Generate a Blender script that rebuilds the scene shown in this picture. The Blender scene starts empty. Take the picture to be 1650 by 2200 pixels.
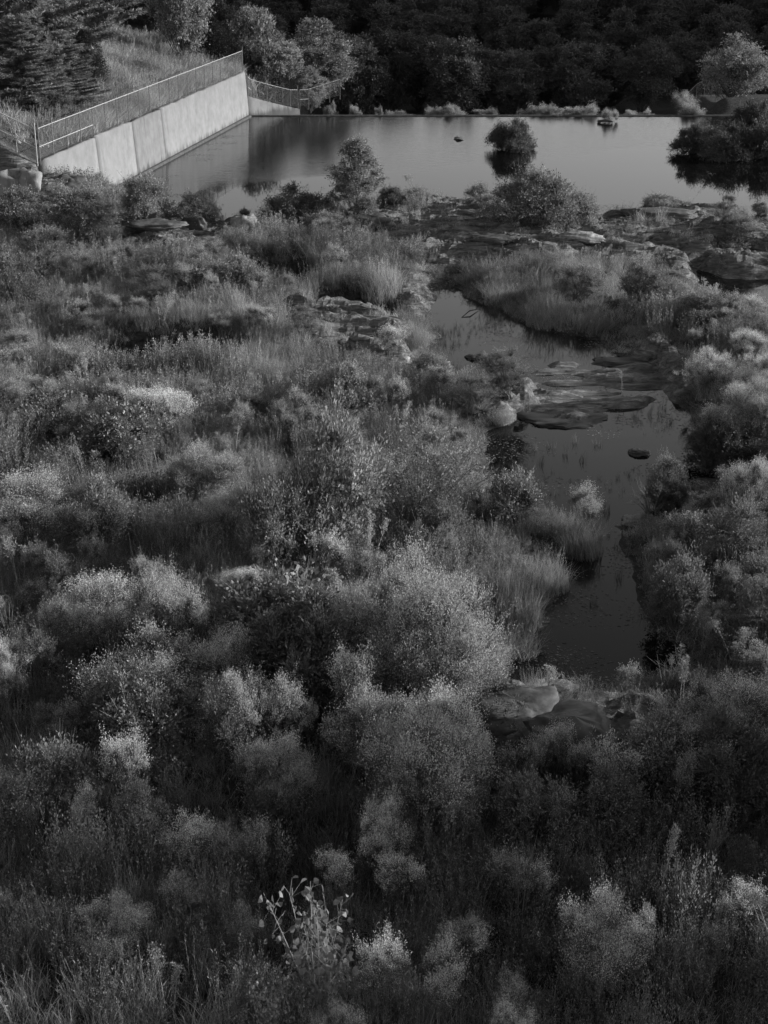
import bpy, math, random
import numpy as np
from mathutils import Vector, Matrix

# ------------------------------------------------------------------ camera, sky, sun, exposure
scene = bpy.context.scene
FPX, PW, PH, CAMZ = 3200.0, 1650.0, 2200.0, 18.0          # focal length in photo pixels, photo size, eye height
HORIZON_V = -250.0
PITCH = math.atan((PH/2 - HORIZON_V)/FPX)

cam_d = bpy.data.cameras.new("camera")
cam = bpy.data.objects.new("camera", cam_d)
scene.collection.objects.link(cam)
cam_d.sensor_fit = 'VERTICAL'
cam_d.sensor_height = 36.0
cam_d.lens = 36.0*FPX/PH
cam_d.clip_start = 0.5
cam_d.clip_end = 6000
cam.location = (0, 0, CAMZ)
cam.rotation_euler = (math.pi/2 - PITCH, 0, 0)
scene.camera = cam

SUN_EL = math.radians(15.0)
SUN_AZ = math.atan2(0.97, 0.18)                          # clockwise from +Y
sun_dir = Vector((math.sin(SUN_AZ)*math.cos(SUN_EL), math.cos(SUN_AZ)*math.cos(SUN_EL), math.sin(SUN_EL)))
world = bpy.data.worlds.new("World")
scene.world = world
world.use_nodes = True
wn = world.node_tree
wn.nodes.clear()
sky = wn.nodes.new('ShaderNodeTexSky')
sky.sky_type = 'NISHITA'
sky.sun_disc = False
sky.sun_elevation = SUN_EL
sky.sun_rotation = SUN_AZ
sky.air_density = 1.0
sky.dust_density = 2.0
bw = wn.nodes.new('ShaderNodeRGBToBW')
bg = wn.nodes.new('ShaderNodeBackground')
bg.inputs['Strength'].default_value = 0.10
wo = wn.nodes.new('ShaderNodeOutputWorld')
wn.links.new(sky.outputs[0], bw.inputs[0])
# hazy evening air: the low sky is much brighter than the zenith
stc = wn.nodes.new('ShaderNodeTexCoord'); ssep = wn.nodes.new('ShaderNodeSeparateXYZ'); smr = wn.nodes.new('ShaderNodeMapRange'); smu = wn.nodes.new('ShaderNodeMath')
smr.interpolation_type = 'SMOOTHSTEP'; smu.operation = 'MULTIPLY'
smr.inputs[1].default_value = 0.22; smr.inputs[2].default_value = 0.62; smr.inputs[3].default_value = 2.05; smr.inputs[4].default_value = 0.80
wn.links.new(stc.outputs['Generated'], ssep.inputs[0]); wn.links.new(ssep.outputs['Z'], smr.inputs[0])
wn.links.new(bw.outputs[0], smu.inputs[0]); wn.links.new(smr.outputs[0], smu.inputs[1])
wn.links.new(smu.outputs[0], bg.inputs['Color'])
wn.links.new(bg.outputs[0], wo.inputs['Surface'])

sun_d = bpy.data.lights.new("sun", 'SUN')
sun_d.energy = 4.4
sun_d.angle = math.radians(0.5)
sun_d.color = (1.0, 1.0, 1.0)
sun = bpy.data.objects.new("sun", sun_d)
scene.collection.objects.link(sun)
sun.rotation_euler = sun_dir.to_track_quat('Z', 'Y').to_euler()
sun.location = (60, 10, 60)

scene.view_settings.view_transform = 'Standard'
scene.view_settings.look = 'None'
scene.view_settings.exposure = 0.27
scene.view_settings.gamma = 1.0
scene.view_settings.use_curve_mapping = False
scene.cycles.max_bounces = 5
scene.cycles.diffuse_bounces = 2
scene.cycles.glossy_bounces = 3
scene.cycles.transmission_bounces = 4
scene.cycles.use_denoising = True
scene.cycles.denoiser = 'OPENIMAGEDENOISE'
scene.cycles.denoising_input_passes = 'RGB_ALBEDO_NORMAL'

rng = np.random.default_rng(7)
C = scene.collection

# ------------------------------------------------------------------ maths helpers
cp, sp = math.cos(PITCH), math.sin(PITCH)

def ray(u, v):
    a = (np.asarray(u, float) - PW/2)/FPX
    b = (PH/2 - np.asarray(v, float))/FPX
    return np.stack([a, cp + b*sp, -sp + b*cp], -1)

def P(u, v, z=0.0):
    d = ray(u, v)
    t = (z - CAMZ)/d[..., 2]
    return np.stack([d[..., 0]*t, d[..., 1]*t, np.zeros_like(t) + z], -1)

def depth_at(x, y, z):                                    # metres in front of the camera
    return y*cp - (z - CAMZ)*sp

def hgt(x, y):                                            # height looked up in the finished terrain sheet
    x = np.clip(np.asarray(x, float), xs[0], xs[-1] - 1e-6); y = np.clip(np.asarray(y, float), ys[0], ys[-1] - 1e-6)
    i = np.clip(np.searchsorted(xs, x, 'right') - 1, 0, len(xs) - 2); j = np.clip(np.searchsorted(ys, y, 'right') - 1, 0, len(ys) - 2)
    fx = (x - xs[i])/(xs[i + 1] - xs[i]); fy = (y - ys[j])/(ys[j + 1] - ys[j])
    return (Z[j, i]*(1 - fx) + Z[j, i + 1]*fx)*(1 - fy) + (Z[j + 1, i]*(1 - fx) + Z[j + 1, i + 1]*fx)*fy

def mpp(p):                                               # metres one photo pixel spans at p
    return depth_at(p[0], p[1], p[2])/FPX

def smooth(a, b, x):
    t = np.clip((x - a)/(b - a), 0, 1)
    return t*t*(3 - 2*t)

_tab = np.random.default_rng(11).random((256, 256))
def vnoise(x, y):
    xi = np.floor(x).astype(int); yi = np.floor(y).astype(int)
    fx = x - xi; fy = y - yi
    fx = fx*fx*(3 - 2*fx); fy = fy*fy*(3 - 2*fy)
    a = _tab[xi % 256, yi % 256]; b = _tab[(xi + 1) % 256, yi % 256]
    c = _tab[xi % 256, (yi + 1) % 256]; d = _tab[(xi + 1) % 256, (yi + 1) % 256]
    return (a*(1 - fx) + b*fx)*(1 - fy) + (c*(1 - fx) + d*fx)*fy

def fbm(x, y, s, o=4):
    r = 0; amp = 1; tot = 0
    for k in range(o):
        r = r + amp*vnoise(x/s + 17.3*k, y/s + 9.1*k); tot += amp
        s *= 0.5; amp *= 0.5
    return r/tot*2 - 1

def sdf(poly, x, y):                                      # signed distance, negative inside
    poly = np.asarray(poly)
    d2 = np.full(x.shape, 1e18); inside = np.zeros(x.shape, bool)
    n = len(poly)
    for i in range(n):
        ax, ay = poly[i]; bx, by = poly[(i + 1) % n]
        ex, ey = bx - ax, by - ay
        t = np.clip(((x - ax)*ex + (y - ay)*ey)/(ex*ex + ey*ey + 1e-12), 0, 1)
        d2 = np.minimum(d2, (x - ax - t*ex)**2 + (y - ay - t*ey)**2)
        cond = ((ay > y) != (by > y))
        with np.errstate(divide='ignore', invalid='ignore'):
            xx = ax + (y - ay)*ex/(ey if ey != 0 else 1e-12)
        inside ^= cond & (x < xx)
    return np.where(inside, -1, 1)*np.sqrt(d2)

def ground_poly(px, z=0.0):
    a = np.array(px, float)
    return P(a[:, 0], a[:, 1], z)[:, :2]

# ------------------------------------------------------------------ layout of the place
WA = P(240, 405)[:2]; WB = P(530, 250)[:2]
wdir = (WB - WA)/np.linalg.norm(WB - WA)
wnor = np.array([wdir[1], -wdir[0]])                      # towards the water
W0 = WA - wdir*((WA[1] - P(105, 477)[1])/wdir[1])         # near end of the wall
WLEN = np.linalg.norm(WB - W0)
WALLH = 3.5
CREST_Y = float(WB[1])

POND = [(-200, 600), (150, 470), (235, 408), (560, 200), (2600, 248), (3200, 560), (1900, 500), (1650, 478), (1560, 462), (1500, 456),
        (1420, 452), (1345, 466), (1300, 480), (1262, 486), (1180, 470), (1060, 462), (1000, 452), (960, 444), (880, 440), (760, 470),
        (700, 480), (600, 492), (540, 500), (480, 500), (440, 470), (370, 450), (300, 432), (262, 420)]
POND_W = ground_poly([(p[0], max(p[1], 248)) for p in POND[4:]] ).tolist()
POND_W = [tuple(WA - wdir*2 + wnor*1.2), tuple(WA + wdir*1), tuple(WB + wdir*0.0 - wnor*0.2)] + [tuple(q) for q in POND_W]
CREEK = [(915, 612), (965, 596), (1000, 640), (1060, 662), (1110, 690), (1180, 712), (1250, 724), (1300, 735), (1320, 760), (1400, 780),
         (1430, 830), (1450, 860), (1480, 890), (1490, 930), (1500, 970), (1500, 1005), (1570, 1015), (1580, 1050), (1480, 1060), (1440, 1040),
         (1415, 1060), (1440, 1110), (1360, 1125), (1330, 1130), (1320, 1170), (1360, 1210), (1365, 1290), (1400, 1345), (1470, 1400),
         (1480, 1430), (1410, 1450), (1300, 1475), (1190, 1480), (1110, 1520), (1030, 1510), (1000, 1480), (1040, 1420), (1080, 1390), (1140, 1400),
         (1170, 1360), (1190, 1290), (1220, 1240), (1205, 1205), (1265, 1195), (1290, 1160), (1280, 1130), (1220, 1120), (1180, 1085),
         (1140, 1080), (1050, 1030), (1040, 930), (1100, 905), (1150, 880), (1150, 850), (1130, 815), (1080, 800), (1000, 800),
         (940, 825), (900, 800), (885, 765), (930, 745), (945, 710), (905, 690), (930, 640)]
INLET = [(1490, 572), (1560, 596), (1620, 600), (1800, 600), (1800, 720), (1650, 705), (1590, 682), (1530, 655), (1490, 620)]
INLET2 = [(1530, 488), (1600, 478), (1800, 480), (1800, 520), (1640, 512), (1560, 505)]
creek_w = ground_poly(CREEK); inlet_w = ground_poly(INLET); inlet2_w = ground_poly(INLET2)

ROCKS = [  # bare rock zones (photo outline taken on the ground at 0.4 m)
    [(700, 445), (860, 430), (1000, 440), (1120, 455), (1280, 470), (1420, 445), (1560, 455), (1700, 480), (1640, 600), (1480, 590),
     (1400, 560), (1250, 560), (1050, 575), (920, 570), (760, 520), (640, 500)],
    [(220, 475), (400, 485), (560, 480), (640, 490), (560, 520), (440, 565), (230, 560), (100, 600), (60, 580), (240, 520)],
    [(620, 660), (800, 670), (900, 720), (900, 775), (760, 770), (640, 740)],
    [(860, 580), (940, 590), (960, 660), (900, 680)],
    [(1040, 1465), (1180, 1490), (1330, 1540), (1330, 1690), (1080, 1690), (1020, 1520)],
]
shelf_w = ground_poly([(1070, 810), (1180, 770), (1300, 775), (1420, 765), (1480, 830), (1420, 880), (1330, 905), (1240, 925), (1140, 925), (1070, 900)])
rocks_w = [ground_poly(r, 0.4) for r in ROCKS]
PITS = [((610, 598), 3.0, 2.1, 1.6), ((760, 662), 2.2, 1.6, 1.4), ((360, 760), 3.6, 1.8, 1.5), ((1590, 550), 1.6, 1.2, 0.8)]
pits_w = [(P(a[0], a[1], 0.3), b, c, d) for a, b, c, d in PITS]

def water_dist(x, y):
    d = sdf(POND_W, x, y)
    for q in (creek_w, inlet_w, inlet2_w):
        d = np.minimum(d, sdf(q, x, y))
    return d

def rock_mask(x, y):
    m = np.zeros(x.shape)
    nb = fbm(x + 31, y - 12, 3.0, 3)*1.2
    for q in rocks_w:
        m = np.maximum(m, smooth(1.0, -0.5, sdf(q, x, y) + nb))
    m = np.maximum(m, smooth(0.8, -0.2, sdf(shelf_w, x, y)))
    s_ = (x - W0[0])*wdir[0] + (y - W0[1])*wdir[1]; w_ = (x - W0[0])*wnor[0] + (y - W0[1])*wnor[1]
    m = np.maximum(m, smooth(-5, -3, s_)*smooth(0.4, -0.5, s_)*smooth(3.0, 1.0, w_)*smooth(-16, -12, w_))
    return m

def height(x, y, full=True):
    x = np.asarray(x, float); y = np.asarray(y, float)
    wob = fbm(x, y, 1.6, 3)*0.35
    d = water_dist(x, y) + wob*0.7
    bank = smooth(0, 1.2, d)
    h = np.where(d < 0, -0.6*smooth(0, 1.5, -d), 0.28*bank + 0.35*smooth(1, 7, d))
    h = h + bank*(fbm(x, y, 7, 3)*0.75*smooth(1, 6, d) + fbm(x, y, 1.1, 2)*0.08)
    # banks of the valley to either side
    ax = np.abs(x)
    h = h + smooth(0, 1, d/2)*np.maximum(0, x - 0.26*y - 6)*0.16
    h = h + smooth(0, 1, d/2)*np.maximum(0, -x - 0.26*y - 4)*0.16
    # rock strata
    rm = rock_mask(x, y)*smooth(-0.3, 0.5, d)
    wx = fbm(x, y, 5, 3)*2.2; 
    s1 = (y*0.75 + x*0.16 + wx)/1.5
    fr = s1 - np.floor(s1)
    saw = np.where(fr < 0.16, fr/0.16, 1 - (fr - 0.16)/0.84*0.9)
    s2 = (y*1.4 - x*0.25 + wx*1.3)/0.9; fr2 = s2 - np.floor(s2)
    saw2 = np.where(fr2 < 0.2, fr2/0.2, 1 - (fr2 - 0.2)/0.8)
    dome = smooth(0, 5, d)
    rg = 1 - np.abs(fbm(x*0.55 + 0.3*y, y*1.7 - 0.2*x, 1.9, 4))*2.6
    st = np.floor((rg*0.5 + 0.5*fbm(x, y, 4, 2))*5)/5
    h = h + rm*smooth(0, 0.6, d)*(0.20*rg + 0.30*st)
    h = h + rm*(0.08 + 0.48*saw*(0.4 + 0.6*vnoise(x/3, y/3)) + 0.22*saw2 + 0.16*dome*(0.5 + 0.5*fbm(x, y, 6, 2)))
    # half drowned slabs across the creek
    sm = smooth(0.3, -1.0, sdf(shelf_w, x, y))
    sn = 1 - np.abs(fbm(x + 5 + 0.5*y, (y - 0.12*x)*3.2, 4.5, 4))*2.2
    h = np.where((d < 0.3) & (sm > 0), np.maximum(h, -0.6 + sm*(0.49 + 0.36*sn)), h)
    for c, rx, ry, dp in pits_w:
        e = ((x - c[0])/rx)**2 + ((y - c[1])/ry)**2
        h = h - dp*smooth(1.3, 0.5, e)*smooth(0.0, 0.8, d)
        up = ((x - c[0])/(rx*1.5))**2 + ((y - c[1] - ry*2.2)/(ry*1.4))**2
        h = h + 0.5*smooth(1.2, 0.2, up)*smooth(0.0, 0.8, d)
    # plateau behind the wall
    rx_, ry_ = x - W0[0], y - W0[1]
    s = rx_*wdir[0] + ry_*wdir[1]; w = rx_*wnor[0] + ry_*wnor[1]
    back = np.maximum(0, -w)
    hl = WALLH - 0.25 + 0.10*back + 0.9*smooth(2, 14, back)*smooth(-2, 6, s) + 0.10*np.maximum(0, back - 6) + fbm(x, y, 5, 3)*0.35*smooth(0, 3, back)
    
    hl = hl + 0.40*np.clip(back - 0.3, 0, 5.5)*smooth(9, 1, s)
    edge = smooth(-2.6 - 0.6*fbm(x, y, 3, 2), -0.4, s + 0.5*fbm(x, y, 2, 3))
    far = 1 - smooth(WLEN + 1.0, WLEN + 7.5, s)*smooth(-7, 0, w)*0.95
    m = np.where(w < -0.32, edge, 0)
    h = np.where(w < -0.32, h*(1 - m) + (hl*far)*m, h)
    # beside the wall's foot, near end
    foot = smooth(8.5, 0, s + 0.8*w)*smooth(-6, -0.5, s)*(w >= -0.32)*smooth(5, 0.5, w)
    h = h + foot*1.5*smooth(0.0, 0.6, d + 0.5)
    # downstream of the crest
    dn = (y > CREST_Y + 0.2) & ((w >= -0.32) | (s > WLEN + 7))
    hd = -0.4 - 3.4*smooth(1.5, 13, y - CREST_Y) + 0.09*np.clip(y - 160, 0, 175) +  fbm(x, y, 20, 3)*0.5*smooth(5, 40, y - CREST_Y)
    hd = hd + 0.35*np.maximum(0, -x - 8)*smooth(WLEN + 5, WLEN + 12, s)*0.5
    hd = hd + 3.2*smooth(26.5, 30.5, x)*smooth(CREST_Y + 3, CREST_Y + 9, y)*smooth(160, 146, y)
    h = np.where(dn, hd, h)
    # high wooded ridge off to the right that keeps the valley floor beyond the dam in shade
    rd = smooth(0, 70, (x - 85) ) * smooth(0, 16, y - 184)
    h = h + 75*rd*smooth(370, 300, y)
    h = h + 40*smooth(150, 600, -x)*smooth(60, 300, y)
    return h

def G(u, v):                                              # ground point seen at a photo pixel
    u = np.atleast_1d(np.asarray(u, float)); v = np.atleast_1d(np.asarray(v, float))
    d = ray(u, v)
    tb = np.full(u.shape, np.nan)
    ts = np.concatenate([np.arange(18, 150, 0.5), np.arange(150, 420, 2.0)])
    prev = np.full(u.shape, 1e3); pt = np.full(u.shape, ts[0])
    for t in ts:
        pz = CAMZ + d[:, 2]*t
        dz = pz - np.maximum(hgt(d[:, 0]*t, d[:, 1]*t), -0.02)
        hit = (dz <= 0) & np.isnan(tb)
        f = prev/(prev - dz + 1e-9)
        tb = np.where(hit, pt + (t - pt)*f, tb)
        prev = dz; pt = np.full(u.shape, t)
    tb = np.where(np.isnan(tb), 420, tb)
    p = d*tb[:, None]; p[:, 2] += CAMZ
    p[:, 2] = np.maximum(hgt(p[:, 0], p[:, 1]), -0.05)
    return p

# ------------------------------------------------------------------ mesh helpers
def mesh_from(name, verts, quads=None, tris=None, mat=None, smooth_shade=False):
    verts = np.asarray(verts, np.float32).reshape(-1, 3)
    me = bpy.data.meshes.new(name)
    q = np.zeros((0, 4), np.int32) if quads is None else np.asarray(quads, np.int32).reshape(-1, 4)
    t = np.zeros((0, 3), np.int32) if tris is None else np.asarray(tris, np.int32).reshape(-1, 3)
    me.vertices.add(len(verts)); me.vertices.foreach_set('co', verts.ravel())
    me.loops.add(q.size + t.size)
    me.loops.foreach_set('vertex_index', np.concatenate([q.ravel(), t.ravel()]))
    me.polygons.add(len(q) + len(t))
    starts = np.concatenate([np.arange(len(q))*4, q.size + np.arange(len(t))*3]).astype(np.int32)
    me.polygons.foreach_set('loop_start', starts)
    me.update(calc_edges=True)
    if smooth_shade:
        me.polygons.foreach_set('use_smooth', np.ones(len(me.polygons), bool))
    if mat: me.materials.append(mat)
    me.validate(clean_customdata=False)
    return me

def nrm(a):
    return a/np.maximum(np.linalg.norm(a, axis=-1, keepdims=True), 1e-9)

class Geo:
    """collects leaves, blades and tubes"""
    def __init__(s): s.v = []; s.q = []; s.t = []; s.n = 0
    def add(s, v, q=None, t=None):
        v = np.asarray(v, float).reshape(-1, 3)
        if q is not None and len(q): s.q.append(np.asarray(q).reshape(-1, 4) + s.n)
        if t is not None and len(t): s.t.append(np.asarray(t).reshape(-1, 3) + s.n)
        s.v.append(v); s.n += len(v)
    def leaves(s, p, d, L, W, r):
        n = len(p)
        if n == 0: return
        d = nrm(d); side = nrm(np.cross(d, nrm(r.normal(size=(n, 3)))))
        L = np.asarray(L).reshape(-1, 1); W = np.asarray(W).reshape(-1, 1)
        v = np.stack([p, p + d*L*0.45 + side*W*0.5, p + d*L, p + d*L*0.45 - side*W*0.5], 1)
        s.add(v, np.arange(n*4).reshape(n, 4))
    def tube(s, pts, radii, k=4):
        pts = np.asarray(pts, float); m = len(pts)
        d = nrm(np.gradient(pts, axis=0))
        ref = np.array([0.31, 0.17, 0.93]) if abs(d[0][2]) < 0.9 else np.array([0.93, 0.3, 0.1])
        a = nrm(np.cross(d, ref)); b = np.cross(d, a)
        ang = np.arange(k)*2*math.pi/k
        v = pts[:, None] + (a[:, None]*np.cos(ang)[None, :, None] + b[:, None]*np.sin(ang)[None, :, None])*np.asarray(radii)[:, None, None]
        i = np.arange(m - 1)[:, None]*k; j = np.arange(k)[None]; j2 = (j + 1) % k
        q = np.stack([i + j, i + j2, i + k + j2, i + k + j], -1).reshape(-1, 4)
        s.add(v, q)
    def sticks(s, a, b, ra, rb):                          # many thin 3-sided sticks
        n = len(a)
        if n == 0: return
        d = nrm(b - a); e = nrm(np.cross(d, [0.31, 0.17, 0.93])); f = np.cross(d, e)
        ang = np.arange(3)*2*math.pi/3
        ring = e[:, None]*np.cos(ang)[None, :, None] + f[:, None]*np.sin(ang)[None, :, None]
        v = np.concatenate([a[:, None] + ring*ra, b[:, None] + ring*rb], 1)
        base = np.arange(n)[:, None, None]*6
        q = np.array([[0, 1, 4, 3], [1, 2, 5, 4], [2, 0, 3, 5]])[None] + base
        s.add(v, q.reshape(-1, 4))
    def blades(s, p, h, w, lean, r, segs=3):
        n = len(p)
        if n == 0: return
        az = r.uniform(0, 2*math.pi, n); dirh = np.stack([np.cos(az), np.sin(az), 0*az], 1)
        f = r.uniform(0, 2*math.pi, n); side = np.stack([np.cos(f), np.sin(f), 0*f], 1)
        h = np.asarray(h)*np.ones(n); w = np.asarray(w)*np.ones(n); lean = np.asarray(lean)*np.ones(n)
        vs = []
        for k in range(segs + 1):
            t = k/segs
            c = p + np.array([0, 0, 1.0])*(h*(t - 0.25*lean*t*t))[:, None] + dirh*(h*lean*t**1.9)[:, None]
            ww = (w*(1 - t)**0.7*0.5 + 0.0005)[:, None]
            vs += [c - side*ww, c + side*ww]
        v = np.stack(vs, 1)
        base = np.arange(n)[:, None]*(2*segs + 2)
        q = [np.concatenate([base + 2*k, base + 2*k + 1, base + 2*k + 3, base + 2*k + 2], 1) for k in range(segs)]
        s.add(v, np.concatenate(q))
    def mesh(s, name, mat, sm=False):
        return mesh_from(name, np.concatenate(s.v), np.concatenate(s.q) if s.q else None, np.concatenate(s.t) if s.t else None, mat, sm)

def link(name, data, parent=None, loc=None):
    o = bpy.data.objects.new(name, data)
    C.objects.link(o)
    if parent: o.parent = parent
    if loc is not None: o.location = loc
    return o

def tag(o, label=None, cat=None, group=None, kind=None):
    if label: o['label'] = label
    if cat: o['category'] = cat
    if group: o['group'] = group
    if kind or cat: o['kind'] = kind or 'thing'
    return o

# ------------------------------------------------------------------ materials (all neutral grey: the photograph is black and white)
def gv(v): return (v, v, v, 1.0)

def new_mat(name):
    m = bpy.data.materials.new(name); m.use_nodes = True
    nt = m.node_tree; nt.nodes.clear()
    out = nt.nodes.new('ShaderNodeOutputMaterial')
    return m, nt, out

def N(nt, t, **kw):
    n = nt.nodes.new(t)
    for k, v in kw.items():
        if k.startswith('i_'):
            key = k[2:]
            n.inputs[int(key) if key.isdigit() else key.replace('_', ' ')].default_value = v
        else: setattr(n, k, v)
    return n

def leaf_mat(name, val, var=0.5, trans=0.3, rough=0.6, spec=0.25, patch=0.35, pscale=0.6):
    m, nt, out = new_mat(name)
    geo = N(nt, 'ShaderNodeNewGeometry'); oi = N(nt, 'ShaderNodeObjectInfo')
    tc = N(nt, 'ShaderNodeNewGeometry')
    mr = N(nt, 'ShaderNodeMapRange', i_3=1 - var, i_4=1 + var)
    nt.links.new(geo.outputs['Random Per Island'], mr.inputs[0])
    mo = N(nt, 'ShaderNodeMapRange', i_3=1 - 0.25, i_4=1 + 0.25)
    nt.links.new(oi.outputs['Random'], mo.inputs[0])
    nz = N(nt, 'ShaderNodeTexNoise', i_Scale=pscale, i_Detail=2.0)
    nt.links.new(tc.outputs['Position'], nz.inputs['Vector'])
    mn = N(nt, 'ShaderNodeMapRange', i_1=0.3, i_2=0.7, i_3=1 - patch, i_4=1 + patch)
    nt.links.new(nz.outputs['Fac'], mn.inputs[0])
    a = N(nt, 'ShaderNodeMath', operation='MULTIPLY'); b = N(nt, 'ShaderNodeMath', operation='MULTIPLY'); c = N(nt, 'ShaderNodeMath', operation='MULTIPLY')
    nt.links.new(mr.outputs[0], a.inputs[0]); nt.links.new(mo.outputs[0], a.inputs[1])
    nt.links.new(a.outputs[0], b.inputs[0]); nt.links.new(mn.outputs[0], b.inputs[1])
    nt.links.new(b.outputs[0], c.inputs[0]); c.inputs[1].default_value = val*1.02
    pb = N(nt, 'ShaderNodeBsdfPrincipled', i_Roughness=rough)
    pb.inputs['Specular IOR Level'].default_value = spec
    tr = N(nt, 'ShaderNodeBsdfTranslucent'); mx = N(nt, 'ShaderNodeMixShader')
    mx.inputs[0].default_value = trans
    nt.links.new(c.outputs[0], pb.inputs['Base Color']); nt.links.new(c.outputs[0], tr.inputs['Color'])
    nt.links.new(pb.outputs[0], mx.inputs[1]); nt.links.new(tr.outputs[0], mx.inputs[2])
    nt.links.new(mx.outputs[0], out.inputs['Surface'])
    return m

def plain_mat(name, val, var=0.2, scale=4.0, rough=0.85, bump=0.0, stretch=(1, 1, 1), metallic=0.0):
    m, nt, out = new_mat(name)
    tc = N(nt, 'ShaderNodeTexCoord'); mp = N(nt, 'ShaderNodeMapping'); mp.inputs['Scale'].default_value = stretch
    nt.links.new(tc.outputs['Object'], mp.inputs[0])
    nz = N(nt, 'ShaderNodeTexNoise', i_Scale=scale, i_Detail=6.0, i_Roughness=0.6)
    nt.links.new(mp.outputs[0], nz.inputs['Vector'])
    mr = N(nt, 'ShaderNodeMapRange', i_1=0.25, i_2=0.75, i_3=val*(1 - var), i_4=val*(1 + var))
    nt.links.new(nz.outputs['Fac'], mr.inputs[0])
    pb = N(nt, 'ShaderNodeBsdfPrincipled', i_Roughness=rough, i_Metallic=metallic)
    pb.inputs['Specular IOR Level'].default_value = 0.2
    nt.links.new(mr.outputs[0], pb.inputs['Base Color'])
    if bump:
        bp = N(nt, 'ShaderNodeBump', i_Strength=bump, i_Distance=0.05)
        nt.links.new(nz.outputs['Fac'], bp.inputs['Height']); nt.links.new(bp.outputs[0], pb.inputs['Normal'])
    nt.links.new(pb.outputs[0], out.inputs['Surface'])
    return m

M = {}
M['bark'] = plain_mat('bark', 0.10, 0.4, 6)
M['twig'] = plain_mat('twig', 0.16, 0.3, 6)
M['stalk'] = plain_mat('dry_stalk', 0.34, 0.3, 6)
M['straw'] = leaf_mat('straw_heads', 0.40, 0.4, 0.30, patch=0.3, pscale=0.5)
M['pale'] = leaf_mat('pale_flower_heads', 0.68, 0.35, 0.30, patch=0.2, pscale=1.0)
M['mid'] = leaf_mat('mid_leaves', 0.30, 0.5, 0.32)
M['light'] = leaf_mat('light_leaves', 0.29, 0.4, 0.30)
M['dark'] = leaf_mat('dark_leaves', 0.13, 0.5, 0.25, spec=0.4)
M['deep'] = leaf_mat('cedar_leaves', 0.07, 0.4, 0.15)
M['wood'] = leaf_mat('woodland_leaves', 0.115, 0.3, 0.25)
M['shine'] = leaf_mat('glossy_leaves', 0.24, 0.6, 0.2, rough=0.5, spec=0.35)
M['broad'] = leaf_mat('broad_leaves', 0.30, 0.35, 0.35, rough=0.45, spec=0.4, patch=0.1)
M['grass'] = leaf_mat('dry_grass', 0.38, 0.5, 0.35, patch=0.45, pscale=0.35)
M['weed'] = leaf_mat('weed_leaves', 0.24, 0.55, 0.3, patch=0.45, pscale=0.3)
M['needle'] = leaf_mat('pine_needles', 0.25, 0.5, 0.2)
M['metal'] = plain_mat('galvanised_steel', 0.50, 0.15, 8, rough=0.5)
M['post'] = plain_mat('weathered_post', 0.16, 0.2, 8, rough=0.6)
M['rock'] = plain_mat('boulder_rock', 0.11, 0.6, 2.2, bump=0.6, stretch=(1, 1, 3))

def concrete_mat(name, val, streak=0.5):
    m, nt, out = new_mat(name)
    tc = N(nt, 'ShaderNodeTexCoord')
    mp = N(nt, 'ShaderNodeMapping'); mp.inputs['Scale'].default_value = (2.2, 2.2, 0.16)
    nt.links.new(tc.outputs['Object'], mp.inputs[0])
    st = N(nt, 'ShaderNodeTexNoise', i_Scale=1.0, i_Detail=5.0, i_Roughness=0.65); nt.links.new(mp.outputs[0], st.inputs['Vector'])
    s1 = N(nt, 'ShaderNodeMapRange', i_1=0.52, i_2=0.76, i_3=1.0, i_4=streak); nt.links.new(st.outputs['Fac'], s1.inputs[0])
    fn = N(nt, 'ShaderNodeTexNoise', i_Scale=1.3, i_Detail=8.0, i_Roughness=0.7); nt.links.new(tc.outputs['Object'], fn.inputs['Vector'])
    s2 = N(nt, 'ShaderNodeMapRange', i_1=0.35, i_2=0.72, i_3=1.08, i_4=0.74); nt.links.new(fn.outputs['Fac'], s2.inputs[0])
    a = N(nt, 'ShaderNodeMath', operation='MULTIPLY'); nt.links.new(s1.outputs[0], a.inputs[0]); nt.links.new(s2.outputs[0], a.inputs[1])
    sz = N(nt, 'ShaderNodeSeparateXYZ'); nt.links.new(tc.outputs['Object'], sz.inputs[0])
    tz = N(nt, 'ShaderNodeMath', operation='MULTIPLY_ADD', i_1=-1.6); nt.links.new(st.outputs['Fac'], tz.inputs[0]); nt.links.new(sz.outputs['Z'], tz.inputs[2])
    tl = N(nt, 'ShaderNodeMapRange', i_1=-0.75, i_2=-0.35, i_3=0.45, i_4=1.0); nt.links.new(tz.outputs[0], tl.inputs[0])
    a2 = N(nt, 'ShaderNodeMath', operation='MULTIPLY'); nt.links.new(a.outputs[0], a2.inputs[0]); nt.links.new(tl.outputs[0], a2.inputs[1])
    b = N(nt, 'ShaderNodeMath', operation='MULTIPLY'); nt.links.new(a2.outputs[0], b.inputs[0]); b.inputs[1].default_value = val
    pb = N(nt, 'ShaderNodeBsdfPrincipled', i_Roughness=0.9); pb.inputs['Specular IOR Level'].default_value = 0.15
    nt.links.new(b.outputs[0], pb.inputs['Base Color'])
    bp = N(nt, 'ShaderNodeBump', i_Strength=0.25, i_Distance=0.03); nt.links.new(fn.outputs['Fac'], bp.inputs['Height'])
    nt.links.new(bp.outputs[0], pb.inputs['Normal'])
    nt.links.new(pb.outputs[0], out.inputs['Surface'])
    return m
M['concrete'] = concrete_mat('concrete', 0.26, 0.82)
M['concrete_old'] = concrete_mat('worn_concrete', 0.22)
M['stain'] = plain_mat('stained_concrete', 0.10, 0.5, 3)

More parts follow.
